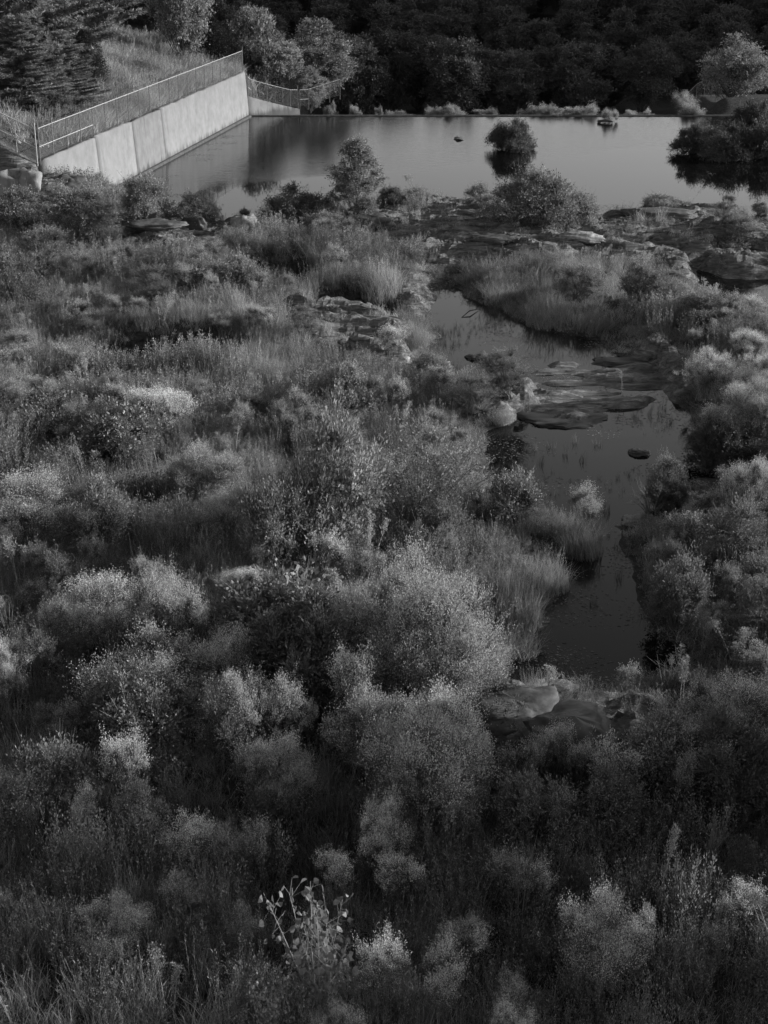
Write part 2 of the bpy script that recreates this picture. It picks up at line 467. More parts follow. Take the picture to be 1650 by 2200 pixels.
# ground: soil, litter and bare rock by vertex attribute
m, nt, out = new_mat('ground'); M['ground'] = m
tc = N(nt, 'ShaderNodeTexCoord')
at = N(nt, 'ShaderNodeAttribute', attribute_name='rock')
mp = N(nt, 'ShaderNodeMapping'); mp.inputs['Scale'].default_value = (0.35, 1.0, 2.5); mp.inputs['Rotation'].default_value = (0.2, 0, 0.15)
nt.links.new(tc.outputs['Object'], mp.inputs[0])
n1 = N(nt, 'ShaderNodeTexNoise', i_Scale=2.6, i_Detail=9.0, i_Roughness=0.7, i_Distortion=0.6); nt.links.new(mp.outputs[0], n1.inputs['Vector'])
r1 = N(nt, 'ShaderNodeValToRGB'); nt.links.new(n1.outputs['Fac'], r1.inputs[0])
r1.color_ramp.elements[0].position = 0.36; r1.color_ramp.elements[0].color = gv(0.05)
r1.color_ramp.elements[1].position = 0.74; r1.color_ramp.elements[1].color = gv(0.55)
e = r1.color_ramp.elements.new(0.55); e.color = gv(0.20)
n2 = N(nt, 'ShaderNodeTexNoise', i_Scale=7.0, i_Detail=6.0); nt.links.new(tc.outputs['Object'], n2.inputs['Vector'])
r2 = N(nt, 'ShaderNodeMapRange', i_1=0.3, i_2=0.7, i_3=0.025, i_4=0.10); nt.links.new(n2.outputs['Fac'], r2.inputs[0])
mx = N(nt, 'ShaderNodeMix', data_type='RGBA'); nt.links.new(at.outputs['Fac'], mx.inputs[0])
nt.links.new(r2.outputs[0], mx.inputs[6]); nt.links.new(r1.outputs[0], mx.inputs[7])
pb = N(nt, 'ShaderNodeBsdfPrincipled', i_Roughness=0.85); pb.inputs['Specular IOR Level'].default_value = 0.25
nt.links.new(mx.outputs[2], pb.inputs['Base Color'])
bp = N(nt, 'ShaderNodeBump', i_Strength=1.0, i_Distance=0.2); nt.links.new(n1.outputs['Fac'], bp.inputs['Height']); nt.links.new(bp.outputs[0], pb.inputs['Normal'])
nt.links.new(pb.outputs[0], out.inputs['Surface'])

# water: dark, still; a breeze ruffles the far part of the pond
m, nt, out = new_mat('water'); M['water'] = m
geo = N(nt, 'ShaderNodeNewGeometry'); sep = N(nt, 'ShaderNodeSeparateXYZ'); nt.links.new(geo.outputs['Position'], sep.inputs[0])
mp = N(nt, 'ShaderNodeMapping'); mp.inputs['Scale'].default_value = (0.8, 2.2, 1.0); nt.links.new(geo.outputs['Position'], mp.inputs[0])
nz = N(nt, 'ShaderNodeTexNoise', i_Scale=1.6, i_Detail=4.0, i_Roughness=0.6); nt.links.new(mp.outputs[0], nz.inputs['Vector'])
nb = N(nt, 'ShaderNodeTexNoise', i_Scale=0.09, i_Detail=3.0); nt.links.new(geo.outputs['Position'], nb.inputs['Vector'])
# ruffled where y + wobble - 0.1 x > ~104
ad = N(nt, 'ShaderNodeMath', operation='MULTIPLY_ADD', i_1=-0.42); nt.links.new(sep.outputs['X'], ad.inputs[0]); nt.links.new(sep.outputs['Y'], ad.inputs[2])
ad2 = N(nt, 'ShaderNodeMath', operation='MULTIPLY_ADD', i_1=14.0); nt.links.new(nb.outputs['Fac'], ad2.inputs[0]); nt.links.new(ad.outputs[0], ad2.inputs[2])
rf = N(nt, 'ShaderNodeMapRange', i_1=107.5, i_2=110.5, i_3=0.0, i_4=1.0); nt.links.new(ad2.outputs[0], rf.inputs[0])
st = N(nt, 'ShaderNodeMath', operation='MULTIPLY_ADD', i_1=0.19, i_2=0.004); nt.links.new(rf.outputs[0], st.inputs[0])
bp = N(nt, 'ShaderNodeBump', i_Distance=0.06); nt.links.new(nz.outputs['Fac'], bp.inputs['Height']); nt.links.new(st.outputs[0], bp.inputs['Strength'])
pb = N(nt, 'ShaderNodeBsdfPrincipled', i_Roughness=0.03, i_IOR=1.333); pb.inputs['Base Color'].default_value = gv(0.006)
nt.links.new(bp.outputs[0], pb.inputs['Normal'])
nt.links.new(pb.outputs[0], out.inputs['Surface'])

# ------------------------------------------------------------------ terrain and water
def axis(parts):
    out = []
    for a, b, st in parts:
        out += list(np.arange(a, b, st))
    return np.array(out + [parts[-1][1]])
xs = axis([(-900, -200, 50), (-200, -70, 8), (-70, -34, 1.2), (-34, 34, 0.16), (34, 70, 1.2), (70, 220, 6), (220, 900, 50)])
ys = axis([(-60, 14, 6), (14, 20, 0.6), (20, 100, 0.16), (100, 136, 0.4), (136, 260, 3), (260, 1600, 60)])
X, Y = np.meshgrid(xs, ys)
Z = height(X, Y)
RM = rock_mask(X, Y)
rx_, ry_ = X - W0[0], Y - W0[1]
S_ = rx_*wdir[0] + ry_*wdir[1]; W_ = rx_*wnor[0] + ry_*wnor[1]
RM = np.maximum(RM, smooth(-4, -2.2, S_)*smooth(0.5, -0.5, S_)*(W_ < 0.5)*smooth(-16, -12, W_))
nx, ny = len(xs), len(ys)
idx = np.arange(nx*ny).reshape(ny, nx)
quads = np.stack([idx[:-1, :-1], idx[:-1, 1:], idx[1:, 1:], idx[1:, :-1]], -1).reshape(-1, 4)
me = mesh_from('ground', np.stack([X, Y, Z], -1), quads, None, M['ground'], True)
fm = (RM[:-1, :-1] > 0.25).ravel()
me.polygons.foreach_set('use_smooth', ~fm)
attr = me.attributes.new('rock', 'FLOAT', 'POINT')
attr.data.foreach_set('value', RM.ravel().astype(np.float32))
ground = tag(link('ground', me), kind='structure')

me = mesh_from('water', [(-130, 15, 0), (150, 15, 0), (150, CREST_Y + 0.1, 0), (-130, CREST_Y + 0.1, 0)], [(0, 1, 2, 3)], None, M['water'])
tag(link('water', me), kind='structure')

# ------------------------------------------------------------------ concrete walls
def prism(g, prof_a, prof_b):
    """solid between two matching closed profiles"""
    a = np.asarray(prof_a, float); b = np.asarray(prof_b, float); n = len(a)
    v = np.concatenate([a, b]); q = [(i, (i + 1) % n, n + (i + 1) % n, n + i) for i in range(n)]
    g.add(v, q)
    if n == 4: g.add(v, [(3, 2, 1, 0), (4, 5, 6, 7)])

def wpt(s, w, z):
    p = W0 + wdir*s + wnor*w
    return (p[0], p[1], z)

def wall_profile(s, h, batter=0.28, thick=0.5, bottom=-1.2):
    return [wpt(s, batter*(h - bottom)/h*1.0, bottom), wpt(s, 0.0, h), wpt(s, -thick, h), wpt(s, -thick - 0.1, bottom)]

wall = tag(link('retaining_wall', None), 'long pale concrete retaining wall along the left side of the pond, below the fence', 'wall')
joint_px = [105, 205, 283, 345, 533]
def s_of_px(u):                                           # where the wall line crosses a photo column
    lo, hi = -2.0, WLEN + 1
    for _ in range(40):
        m_ = (lo + hi)/2; p = wpt(m_, 0, WALLH)
        uu = PW/2 + FPX*p[0]/depth_at(*p)
        lo, hi = (m_, hi) if uu < u else (lo, m_)
    return lo
js = [s_of_px(u) for u in joint_px]; js[-1] = WLEN
for k in range(4):
    g = Geo()
    a, b = js[k] + (0.05 if k else 0), js[k + 1] - 0.05
    if k == 0: a -= 0.6
    h0 = WALLH + (0.0, 0.05, 0.0, 0.06)[k]
    n = max(3, int((b - a)/0.5))
    ss = np.linspace(a, b, n); hz = h0 + 0.05*fbm(ss*1.3, ss*0 + k, 1.0, 3) - 0.05*(vnoise(ss*2.1, ss*0 + 5) > 0.86)
    for i in range(n - 1):
        g.add([wpt(ss[i], 0.30, -1.2), wpt(ss[i], 0, hz[i]), wpt(ss[i], -0.5, hz[i]), wpt(ss[i], -0.6, -1.2),
               wpt(ss[i + 1], 0.30, -1.2), wpt(ss[i + 1], 0, hz[i + 1]), wpt(ss[i + 1], -0.5, hz[i + 1]), wpt(ss[i + 1], -0.6, -1.2)],
              [(0, 1, 5, 4), (1, 2, 6, 5), (2, 3, 7, 6)] + ([(3, 2, 1, 0)] if i == 0 else []) + ([(4, 5, 6, 7)] if i == n - 2 else []))
    link('wall_panel', g.mesh('wall_panel', M['concrete_old' if k == 2 else 'concrete']), wall)
for s_ in js[1:4]:
    g = Geo()
    prism(g, [wpt(s_ - 0.05, 0.22, -1), wpt(s_ - 0.05, -0.05, WALLH - 0.1), wpt(s_ - 0.05, -0.4, WALLH - 0.1), wpt(s_ - 0.05, -0.4, -1)],
             [wpt(s_ + 0.05, 0.22, -1), wpt(s_ + 0.05, -0.05, WALLH - 0.1), wpt(s_ + 0.05, -0.4, WALLH - 0.1), wpt(s_ + 0.05, -0.4, -1)])
    link('expansion_joint', g.mesh('expansion_joint', M['stain' if s_ == js[1] else 'concrete_old']), wall)
g = Geo()
prism(g, [wpt(3, 0.62, -1), wpt(3, 0.5, 0.13), wpt(3, 0.1, 0.13), wpt(3, 0.1, -1)], [wpt(WLEN - .3, 0.62, -1), wpt(WLEN - .3, 0.5, 0.13), wpt(WLEN - .3, 0.1, 0.13), wpt(WLEN - .3, 0.1, -1)])
link('footing', g.mesh('footing', M['stain']), wall)

# wing wall stepping down past the crest
wing = tag(link('wing_wall', None), 'short stained concrete wing wall sloping down at the far corner of the pond', 'wall')
wa = WB + np.array([-0.1, 0.05]); wb = WB + np.array([4.2, 4.4])
wd = nrm(wb - wa); wn_ = np.array([wd[1], -wd[0]])
g = Geo(); nn = 6
for i in range(nn):
    t0, t1 = i/nn, (i + 1)/nn
    def wp(t, off, z): p = wa + (wb - wa)*t + wn_*off; return (p[0], p[1], z)
    z0, z1 = 1.75 - 1.75*t0**0.9, 1.75 - 1.75*t1**0.9
    g.add([wp(t0, 0.25, -1.5), wp(t0, 0, z0), wp(t0, -0.4, z0), wp(t0, -0.4, -1.5), wp(t1, 0.25, -1.5), wp(t1, 0, z1), wp(t1, -0.4, z1), wp(t1, -0.4, -1.5)],
          [(0, 1, 5, 4), (1, 2, 6, 5), (2, 3, 7, 6)] + ([(3, 2, 1, 0)] if i == 0 else []) + ([(4, 5, 6, 7)] if i == nn - 1 else []))
link('wing_wall_body', g.mesh('wing_wall_body', M['concrete_old']), wing)

# dam crest
g = Geo()
cx = np.linspace(WB[0] + 0.2, 62, 14)
for i in range(len(cx) - 1):
    prism(g, [(cx[i], CREST_Y + 0.06, -1.5), (cx[i], CREST_Y + 0.06, 0.07), (cx[i], CREST_Y + 0.45, 0.07), (cx[i], CREST_Y + 0.9, -1.5)],
             [(cx[i + 1], CREST_Y + 0.06, -1.5), (cx[i + 1], CREST_Y + 0.06, 0.07), (cx[i + 1], CREST_Y + 0.45, 0.07), (cx[i + 1], CREST_Y + 0.9, -1.5)])
tag(link('dam_crest', g.mesh('dam_crest', M['stain'])), 'long straight low concrete crest closing the far side of the pond', 'dam')

# ------------------------------------------------------------------ chain link fences
m, nt, out = new_mat('chain_link'); M['chain'] = m
pb = N(nt, 'ShaderNodeBsdfPrincipled', i_Roughness=0.5); pb.inputs['Base Color'].default_value = gv(0.22)
nt.links.new(pb.outputs[0], out.inputs['Surface'])

def chain_link(a, b, pitch=0.16):
    """woven diagonals as flat wires between two posts; a, b = (top, bottom) corners"""
    g = Geo()
    (ta, ba), (tb, bb) = a, b
    ta, ba, tb, bb = map(np.array, (ta, ba, tb, bb))
    L = np.linalg.norm(tb - ta); H = np.linalg.norm(ta - ba)
    pa, pq = [], []
    def pt(x, y): return (ba + (bb - ba)*x/L)*(1 - y/H) + (ta + (tb - ta)*x/L)*(y/H)
    for sgn in (1, -1):
        x = -H
        while x < L + H:
            x0, x1 = (x, x + H) if sgn > 0 else (x + H, x)
            # clip to the panel
            t0, t1 = 0.0, 1.0
            dx = x1 - x0
            for lim, s_ in ((0.0, 1), (L, -1)):
                if (x0 - lim)*s_ < 0 and (x1 - lim)*s_ < 0: t0 = 2
                elif (x0 - lim)*s_ < 0: t0 = max(t0, (lim - x0)/dx)
                elif (x1 - lim)*s_ < 0: t1 = min(t1, (lim - x0)/dx)
            if t0 < t1:
                pa.append(pt(x0 + dx*t0, H*t0)); pq.append(pt(x0 + dx*t1, H*t1))
            x += pitch
    g.sticks(np.array(pa), np.array(pq), 0.0045, 0.0045)
    return g

def fence(label, pts, heights, tall=(), mid=(), grp=None, rr=0.021, pm='post'):
    root = tag(link('chain_link_fence', None), label, 'fence')
    root.location = pts[0]
    o0 = np.array(pts[0])
    P_ = [np.array(p) - o0 for p in pts]
    n = len(P_)
    tops = [P_[i] + np.array([0, 0, heights[i]]) for i in range(n)]
    for i in range(n):
        g = Geo(); ex = 0.35 if i in tall else 0.03
        g.tube([P_[i] - [0, 0, 0.3], P_[i] + [0, 0, heights[i] + ex]], [0.038 if i in tall else 0.028]*2, 6)
        link('post', g.mesh('post', M[pm]), root)
    for i in range(n - 1):
        g = Geo(); g.tube([tops[i], tops[i + 1]], [rr]*2, 6)
        link('rail', g.mesh('rail', M['metal']), root)
        if i in mid:
            g = Geo(); g.tube([P_[i] + [0, 0, heights[i]*0.42], P_[i + 1] + [0, 0, heights[i + 1]*0.42]], [rr]*2, 6)
            link('rail', g.mesh('rail', M['metal']), root)
        g = chain_link((tops[i], P_[i] + [0, 0, 0.05]), (tops[i + 1], P_[i + 1] + [0, 0, 0.05]))
        link('wire_mesh', g.mesh('wire_mesh', M['chain']), root)
    return root

FH = 1.75
ss = [0.0, 2.0] + list(np.linspace(4.2, WLEN, 19))
pts = [wpt(s_, -0.2, WALLH + 0.03) for s_ in ss]
hs = [FH - 0.15*min(1, s_/3)*0 for s_ in ss]
fence('long chain link fence standing on top of the pale retaining wall', pts, hs, tall=(0, 1, 3, len(ss) - 1), mid=(0, 1, 2, 3))
c0 = np.array(wpt(0, -0.2, WALLH)); 
lp = [tuple(c0 + np.array([-0.15, -0.1, 0.0]))]
for i in range(1, 8):
    q = c0 + np.array([-1.3*i, 0.12*i, 0]); q[2] = max(WALLH + 0.50*i, float(hgt(q[:1], q[1:2])[0])); lp.append(tuple(q))
fence('chain link fence climbing left from the near wall end above the bluff', lp, [FH]*8, tall=(0,), mid=range(7), rr=0.036, pm='metal')
e1 = [np.array([WB[0] + 0.15, WB[1] + 0.3, 1.75])]
for i in range(1, 8):
    t = i/7; p = wa + (wb - wa)*t - wn_*0.2; e1.append(np.array([p[0], p[1], max(0.15, 1.75 - 1.75*t**0.9)]))
fence('short chain link fence descending the sloping wing wall at the far corner', [tuple(p) for p in e1], [1.45]*8, tall=(7,), mid=(0,))
e2 = [e1[-1] + np.array([0.15, 0.3, 0]), e1[-1] + np.array([0.9, 0.8, 0.0])] + [e1[-1] + np.array([0.9 + 0.9*i, 0.8 + 0.5*i, 0.22*i]) for i in range(1, 4)]
fence('small chain link fence rising beyond the wing wall, before dark trees', [tuple(p) for p in e2], [1.4]*5, mid=(0,))
e3 = [P(1528 + 18*i, 238, 0.0) + np.array([0, 14, 0.0]) for i in range(9)]
for q in e3: q[2] = float(hgt(q[:1], q[1:2])[0])
fence('dim distant chain link fence at the far right beneath the pale round tree', [tuple(p) for p in e3], [1.6]*9)


# ------------------------------------------------------------------ plant builders
def twigs(g, c, d, l, k, L, W, r, spread=0.35, t0=0.15, up=0.3):
    """k leaves along each twig (c start, d direction, l length)"""
    n = len(c)
    t = r.uniform(t0, 1.0, (n, k))
    p = c[:, None] + d[:, None]*(l[:, None]*t)[..., None]
    off = nrm(r.normal(size=(n, k, 3)))
    p = (p + off*(np.asarray(L).mean()*spread)).reshape(-1, 3)
    dd = (d[:, None]*0.7 + off*0.9 + np.array([0, 0, up])).reshape(-1, 3)
    m_ = len(p)
    g.leaves(p, dd, L*r.uniform(0.6, 1.3, m_), W*r.uniform(0.6, 1.3, m_), r)

def blob_centres(r, n, W, H, zlo, fill=0.5, top=1.0, dome=False):
    out = []
    while len(out) < n:
        p = r.uniform(-1, 1, 3)
        rr = np.linalg.norm(p)
        if rr > 1 or rr < fill*r.uniform(0.5, 1): continue
        out.append([p[0]*W/2, p[1]*W/2, zlo + (H - zlo)*(abs(p[2])**0.85 if dome else p[2]*0.5 + 0.5)])
    c = np.array(out)
    if dome: return c
    f = (c[:, 2] - zlo)/(H - zlo)
    sc = np.sqrt(np.clip(1 - (f*top)**2.2, 0.05, 1))*0.35 + 0.65     # narrower towards the top
    c[:, :2] *= sc[:, None]
    return c

def stems_to(g, r, cs, root_r, tip_r, base_spread=0.1, n=6, sag=0.15):
    for c in cs:
        a = np.array([r.normal()*base_spread, r.normal()*base_spread, -0.15])
        mid = a*0.4 + c*0.6; mid[:2] *= 0.62; mid[2] = c[2]*0.55
        t = np.linspace(0, 1, n)[:, None]
        pts = a*(1 - t)**2 + 2*mid*t*(1 - t) + c*t*t + r.normal(size=(n, 3))*0.015*np.linalg.norm(c)*(t*(1 - t)*4)
        g.tube(pts, np.linspace(root_r, tip_r, n), 4)

def shrub(seed, W, H, nb, br, ntw, k, L, Wd, mat_f, mat_h=None, head_frac=0.4, up=0.5, zlo=0.2, fill=0.5, root_r=0.025, stem_mat='twig', twig_up=0.6, squash=0.8, dome=False):
    """returns [(part name, mesh)]"""
    r = np.random.default_rng(seed)
    cs = blob_centres(r, nb, W - br*1.2, H - br*0.6, H*zlo, fill, dome=dome)
    gs = Geo(); stems_to(gs, r, cs, root_r, root_r*0.3, W*0.04)
    gf = Geo(); gh = Geo()
    rad = br*r.uniform(0.45, 1.5, nb)
    for c, b in zip(cs, rad):
        n = max(6, int(ntw*(b/br)**2))
        d = nrm(r.normal(size=(n, 3)) + np.array([0, 0, twig_up]) + nrm(c*[1, 1, 0.3])*0.5)
        l = b*r.uniform(0.6, 1.25, n)
        d2 = d*np.array([1, 1, squash])
        st = c + d2*0.12*b
        gs.sticks(st - d2*0.1, st + d2*l[:, None]*0.95, 0.006 if H < 5 else 0.02, 0.003)
        if mat_h is not None:
            hi = (d[:, 2] > 1 - 2*head_frac) & (c[2] > H*0.3*r.uniform(0.5, 1.5, n))
            twigs(gf, st, d2, l*np.where(hi, 0.6, 1.0), k, L, Wd, r, up=up)
            if hi.any():
                tip = st[hi] + d2[hi]*(l[hi]*0.5)[:, None]
                dd = nrm(d2[hi] + np.array([0, 0, 0.7]))
                twigs(gh, tip, dd, l[hi]*0.75, int(k*1.5), L*0.7, Wd*0.9, r, spread=1.6, up=1.0)
        else:
            twigs(gf, st, d2, l, k, L, Wd, r, up=up)
    ns = int(nb*1.3); ci = r.integers(0, nb, ns); c0 = cs[ci]
    d = nrm(nrm(c0*[1, 1, 0.2])*r.uniform(0.1, 0.9, (ns, 1)) + np.array([0, 0, 1.0]) + r.normal(size=(ns, 3))*0.25)
    l = rad[ci]*r.uniform(1.2, 2.1, ns); gs.sticks(c0, c0 + d*l[:, None], 0.007 if H < 5 else 0.02, 0.003)
    twigs(gf, c0, d, l*0.8, k*2, L, Wd, r, spread=1.0, t0=0.3, up=up)
    if mat_h is not None: twigs(gh, c0 + d*(l*0.6)[:, None], d, l*0.45, k*3, L*0.7, Wd*0.9, r, spread=2.2, t0=0.0, up=1.0)
    parts = [('stems', gs.mesh('stems', M[stem_mat], True)), ('foliage', gf.mesh('foliage', M[mat_f]))]
    if gh.n: parts.append(('flower_heads', gh.mesh('flower_heads', M[mat_h])))
    return parts

def tree(seed, W, H, nb, br, ntw, k, L, Wd, mat_f, zlo=0.3, trunk_r=0.14, fill=0.35, lean=0.0, up=0.3, limbs=None, cone=False):
    r = np.random.default_rng(seed)
    cs = blob_centres(r, nb, W - br, H - br*0.5, H*zlo, fill)
    if cone: cs[:, :2] *= np.clip(1.25 - 1.1*cs[:, 2:]/H, 0.12, 1.1)
    gt = Geo(); top = np.array([lean*H, 0, H*0.86])
    n = 9; t = np.linspace(0, 1, n)[:, None]
    pts = np.array([0, 0, -0.3])*(1 - t) + top*t + np.concatenate([r.normal(size=(n, 2))*0.02*H, np.zeros((n, 1))], 1)*t
    gt.tube(pts, trunk_r*(1 - 0.88*t[:, 0]**0.8), 7)
    gl = Geo()
    for c in cs[:limbs or nb]:
        f = np.clip((c[2]/H - 0.22)*r.uniform(0.75, 0.95), 0.08, 0.95)
        a = pts[int(f*(n - 1))]
        tt = np.linspace(0, 1, 5)[:, None]
        mid = (a + c)/2 + np.array([0, 0, -0.03*H])
        q = a*(1 - tt)**2 + 2*mid*tt*(1 - tt) + c*tt*tt
        gl.tube(q, np.linspace(trunk_r*0.32, 0.012, 5), 4)
    gf = Geo(); rad = br*r.uniform(0.55, 1.4, nb)
    for c, b in zip(cs, rad):
        m_ = max(8, int(ntw*(b/br)**2))
        d = nrm(r.normal(size=(m_, 3)) + np.array([0, 0, 0.35])); l = b*r.uniform(0.5, 1.2, m_)
        twigs(gf, c + d*0.1, d*np.array([1, 1, 0.75]), l, k, L, Wd, r, up=up)
        gl.sticks(c + d*0.05, c + d*np.array([1, 1, 0.75])*(l*0.9)[:, None], 0.015, 0.005)
    return [('trunk', gt.mesh('trunk', M['bark'], True)), ('branches', gl.mesh('branches', M['bark'])), ('crown', gf.mesh('crown', M[mat_f]))]

def pine(seed, W, H, mat_f='needle', zlo=0.05):
    r = np.random.default_rng(seed)
    gt = Geo(); t = np.linspace(0, 1, 10)[:, None]
    pts = np.array([0, 0, -0.3])*(1 - t) + np.array([r.normal()*0.3, r.normal()*0.3, H])*t
    gt.tube(pts, 0.20*(1 - 0.93*t[:, 0]), 7)
    gl = Geo(); gf = Geo()
    z = H*zlo
    while z < H*0.97:
        f = (z/H - zlo)/(1 - zlo); bl = W/2*(1 - f)**0.7*r.uniform(0.7, 1.1)
        for a in r.uniform(0, 2*math.pi) + np.arange(5)*2*math.pi/5 + r.normal(size=5)*0.25:
            if r.random() < 0.12: continue
            L_ = bl*r.uniform(0.65, 1.15); dh = np.array([math.cos(a), math.sin(a), 0])
            tt = np.linspace(0, 1, 6)[:, None]
            q = np.array([0, 0, z]) + dh*L_*tt + np.array([0, 0, 1])*(0.10*L_*tt + 0.16*L_*tt**2.2 - 0.1*L_*tt*(1 - tt))
            gl.tube(q, np.linspace(0.05*(1 - f) + 0.015, 0.008, 6), 4)
            m_ = int(14 + L_*26)
            u_ = r.uniform(0.25, 1, m_)
            st = np.stack([np.interp(u_, tt[:, 0], q[:, j]) for j in range(3)], 1)
            sd = np.cross(dh, [0, 0, 1.0])
            d = nrm(dh*0.7 + sd*r.normal(size=(m_, 1))*0.8 + np.array([0, 0, 1])*np.abs(r.normal(size=(m_, 1)))*0.35)
            l = r.uniform(0.25, 0.7, m_)*(1.1 - 0.4*u_)
            twigs(gf, st, d, l, 20, 0.22, 0.05, r, spread=0.2, t0=0.35, up=0.2)
            gl.sticks(st, st + d*l[:, None], 0.01, 0.004)
        z += r.uniform(0.35, 0.6)
    return [('trunk', gt.mesh('trunk', M['bark'], True)), ('branches', gl.mesh('branches', M['bark'])), ('needles', gf.mesh('needles', M[mat_f]))]

def cedar(seed, W, H, mat_f='deep'):
    r = np.random.default_rng(seed)
    gt = Geo(); gt.tube([[0, 0, -0.3], [0, 0, H*0.5], [0, 0, H*0.95]], [0.12, 0.07, 0.02], 6)
    gf = Geo(); gl = Geo(); n = 520
    f = r.uniform(0, 1, n)**1.25; a = r.uniform(0, 2*math.pi, n)
    prof = (1 - f)**0.75*(0.75 + 0.25*np.minimum(1, f*8))*(0.85 + 0.3*vnoise(a*2 + seed, f*7))
    rad = prof*W/2
    dh = np.stack([np.cos(a), np.sin(a), 0*a], 1)
    st = dh*(rad*0.25)[:, None] + np.array([0, 0, 1])*(0.05*H + f*H*0.9)[:, None]
    d = nrm(dh + np.array([0, 0, 0.55]))
    l = rad*0.85 + 0.12
    twigs(gf, st, d, l, 60, 0.11, 0.05, r, spread=2.0, t0=0.2, up=0.5)
    gl.sticks(st, st + d*(l*0.8)[:, None], 0.015, 0.005)
    return [('trunk', gt.mesh('trunk', M['bark'], True)), ('branches', gl.mesh('branches', M['bark'])), ('crown', gf.mesh('crown', M[mat_f]))]

def willow(seed, W, H, leaves=True, L=0.11, mat_f='mid', nst=70):
    r = np.random.default_rng(seed); gs = Geo(); gf = Geo()
    for i in range(nst):
        a = r.uniform(0, 2*math.pi); rr = W/2*r.uniform(0.15, 1)**0.6; h = H*math.sqrt(max(0.1, 1 - 0.6*(2*rr/W)**2))*r.uniform(0.75, 1.05)
        e = np.array([math.cos(a)*rr, math.sin(a)*rr, h]); t = np.linspace(0, 1, 7)[:, None]
        b = np.array([math.cos(a), math.sin(a), 0])*0.15*W*0.4 - [0, 0, 0.15]
        mid = np.array([e[0]*0.35, e[1]*0.35, h*0.65])
        q = b*(1 - t)**2 + 2*mid*t*(1 - t) + e*t*t
        gs.tube(q, np.linspace(0.016, 0.004, 7), 4)
        m_ = 9; u_ = r.uniform(0.35, 1, m_)
        st = np.stack([np.interp(u_, t[:, 0], q[:, j]) for j in range(3)], 1)
        d = nrm(r.normal(size=(m_, 3))*0.6 + nrm(e)*0.9 + [0, 0, 0.3]); l = r.uniform(0.2, 0.55, m_)
        gs.sticks(st, st + d*l[:, None], 0.004, 0.002)
        if leaves: twigs(gf, st, d, l, 12, L, L*0.3, r, spread=0.3, t0=0.1, up=0.1)
    out = [('stems', gs.mesh('stems', M['twig'], True))]
    if leaves: out.append(('foliage', gf.mesh('foliage', M[mat_f])))
    return out

def plume(seed, H=1.6, n=3):
    r = np.random.default_rng(seed); gs = Geo(); gh = Geo(); gf = Geo()
    for i in range(n):
        a = r.uniform(0, 2*math.pi); ln = r.uniform(0.03, 0.22); h = H*r.uniform(0.7, 1)
        t = np.linspace(0, 1, 7)[:, None]
        e = np.array([math.cos(a)*ln*h, math.sin(a)*ln*h, h]); q = np.array([r.normal()*0.04, r.normal()*0.04, -0.1])*(1 - t) + e*t
        q[:, :2] += (np.array([math.cos(a), math.sin(a)])*ln*0.5*h*(t**3))
        gs.tube(q, np.linspace(0.011, 0.004, 7), 4)
        m_ = 30; u_ = r.uniform(0.72, 1, m_)
        st = np.stack([np.interp(u_, t[:, 0], q[:, j]) for j in range(3)], 1)
        d = nrm(r.normal(size=(m_, 3))*[1, 1, 0.4] + [0, 0, 0.9]); l = r.uniform(0.05, 0.15, m_)*(1.35 - u_)*2.6
        twigs(gh, st, d, l, 14, 0.028, 0.018, r, spread=0.7, up=0.6)
        m_ = 26; u_ = r.uniform(0.1, 0.75, m_)
        st = np.stack([np.interp(u_, t[:, 0], q[:, j]) for j in range(3)], 1)
        gf.leaves(st, r.normal(size=(m_, 3)) + [0, 0, 0.3], r.uniform(0.06, 0.13, m_), 0.018, r)
    return [('stems', gs.mesh('stems', M['stalk'])), ('leaves', gf.mesh('leaves', M['mid'])), ('flower_heads', gh.mesh('flower_heads', M['straw']))]

def broadleaf(seed, H=2.6, W=2.4, nst=11, L=0.115, per=34):
    r = np.random.default_rng(seed); gs = Geo(); gf = Geo()
    for i in range(nst):
        a = r.uniform(0, 2*math.pi); rr = W/2*r.uniform(0.1, 0.95); h = H*r.uniform(0.6, 1)
        t = np.linspace(0, 1, 7)[:, None]; e = np.array([math.cos(a)*rr, math.sin(a)*rr, h])
        q = np.array([r.normal()*0.07, r.normal()*0.07, -0.1])*(1 - t) + e*t; q[:, 2] += 0.12*H*(t*(1 - t))[:, 0]
        gs.tube(q, np.linspace(0.017, 0.005, 7), 5)
        u_ = r.uniform(0.3, 1, per)
        st = np.stack([np.interp(u_, t[:, 0], q[:, j]) for j in range(3)], 1)
        d = nrm(r.normal(size=(per, 3)) + [0, 0, 0.35]); tip = st + d*r.uniform(0.08, 0.35, per)[:, None]
        gs.sticks(st, tip, 0.004, 0.002)
        # folded lobed leaves: two quads hinged on the midrib
        ax = nrm(d*0.6 + r.normal(size=(per, 3))*0.5 + [0, 0, -0.25]); sd = nrm(np.cross(ax, r.normal(size=(per, 3)))); nn_ = np.cross(ax, sd)
        Lf = (L*r.uniform(0.6, 1.25, per))[:, None]
        for sg in (1, -1):
            v = np.stack([tip, tip + ax*Lf*0.30 + sd*sg*Lf*0.52 + nn_*Lf*0.14, tip + ax*Lf*0.72 + sd*sg*Lf*0.36 + nn_*Lf*0.12, tip + ax*Lf], 1)
            gf.add(v, np.arange(per*4).reshape(per, 4))
    return [('stems', gs.mesh('stems', M['stalk'])), ('leaves', gf.mesh('leaves', M['broad']))]

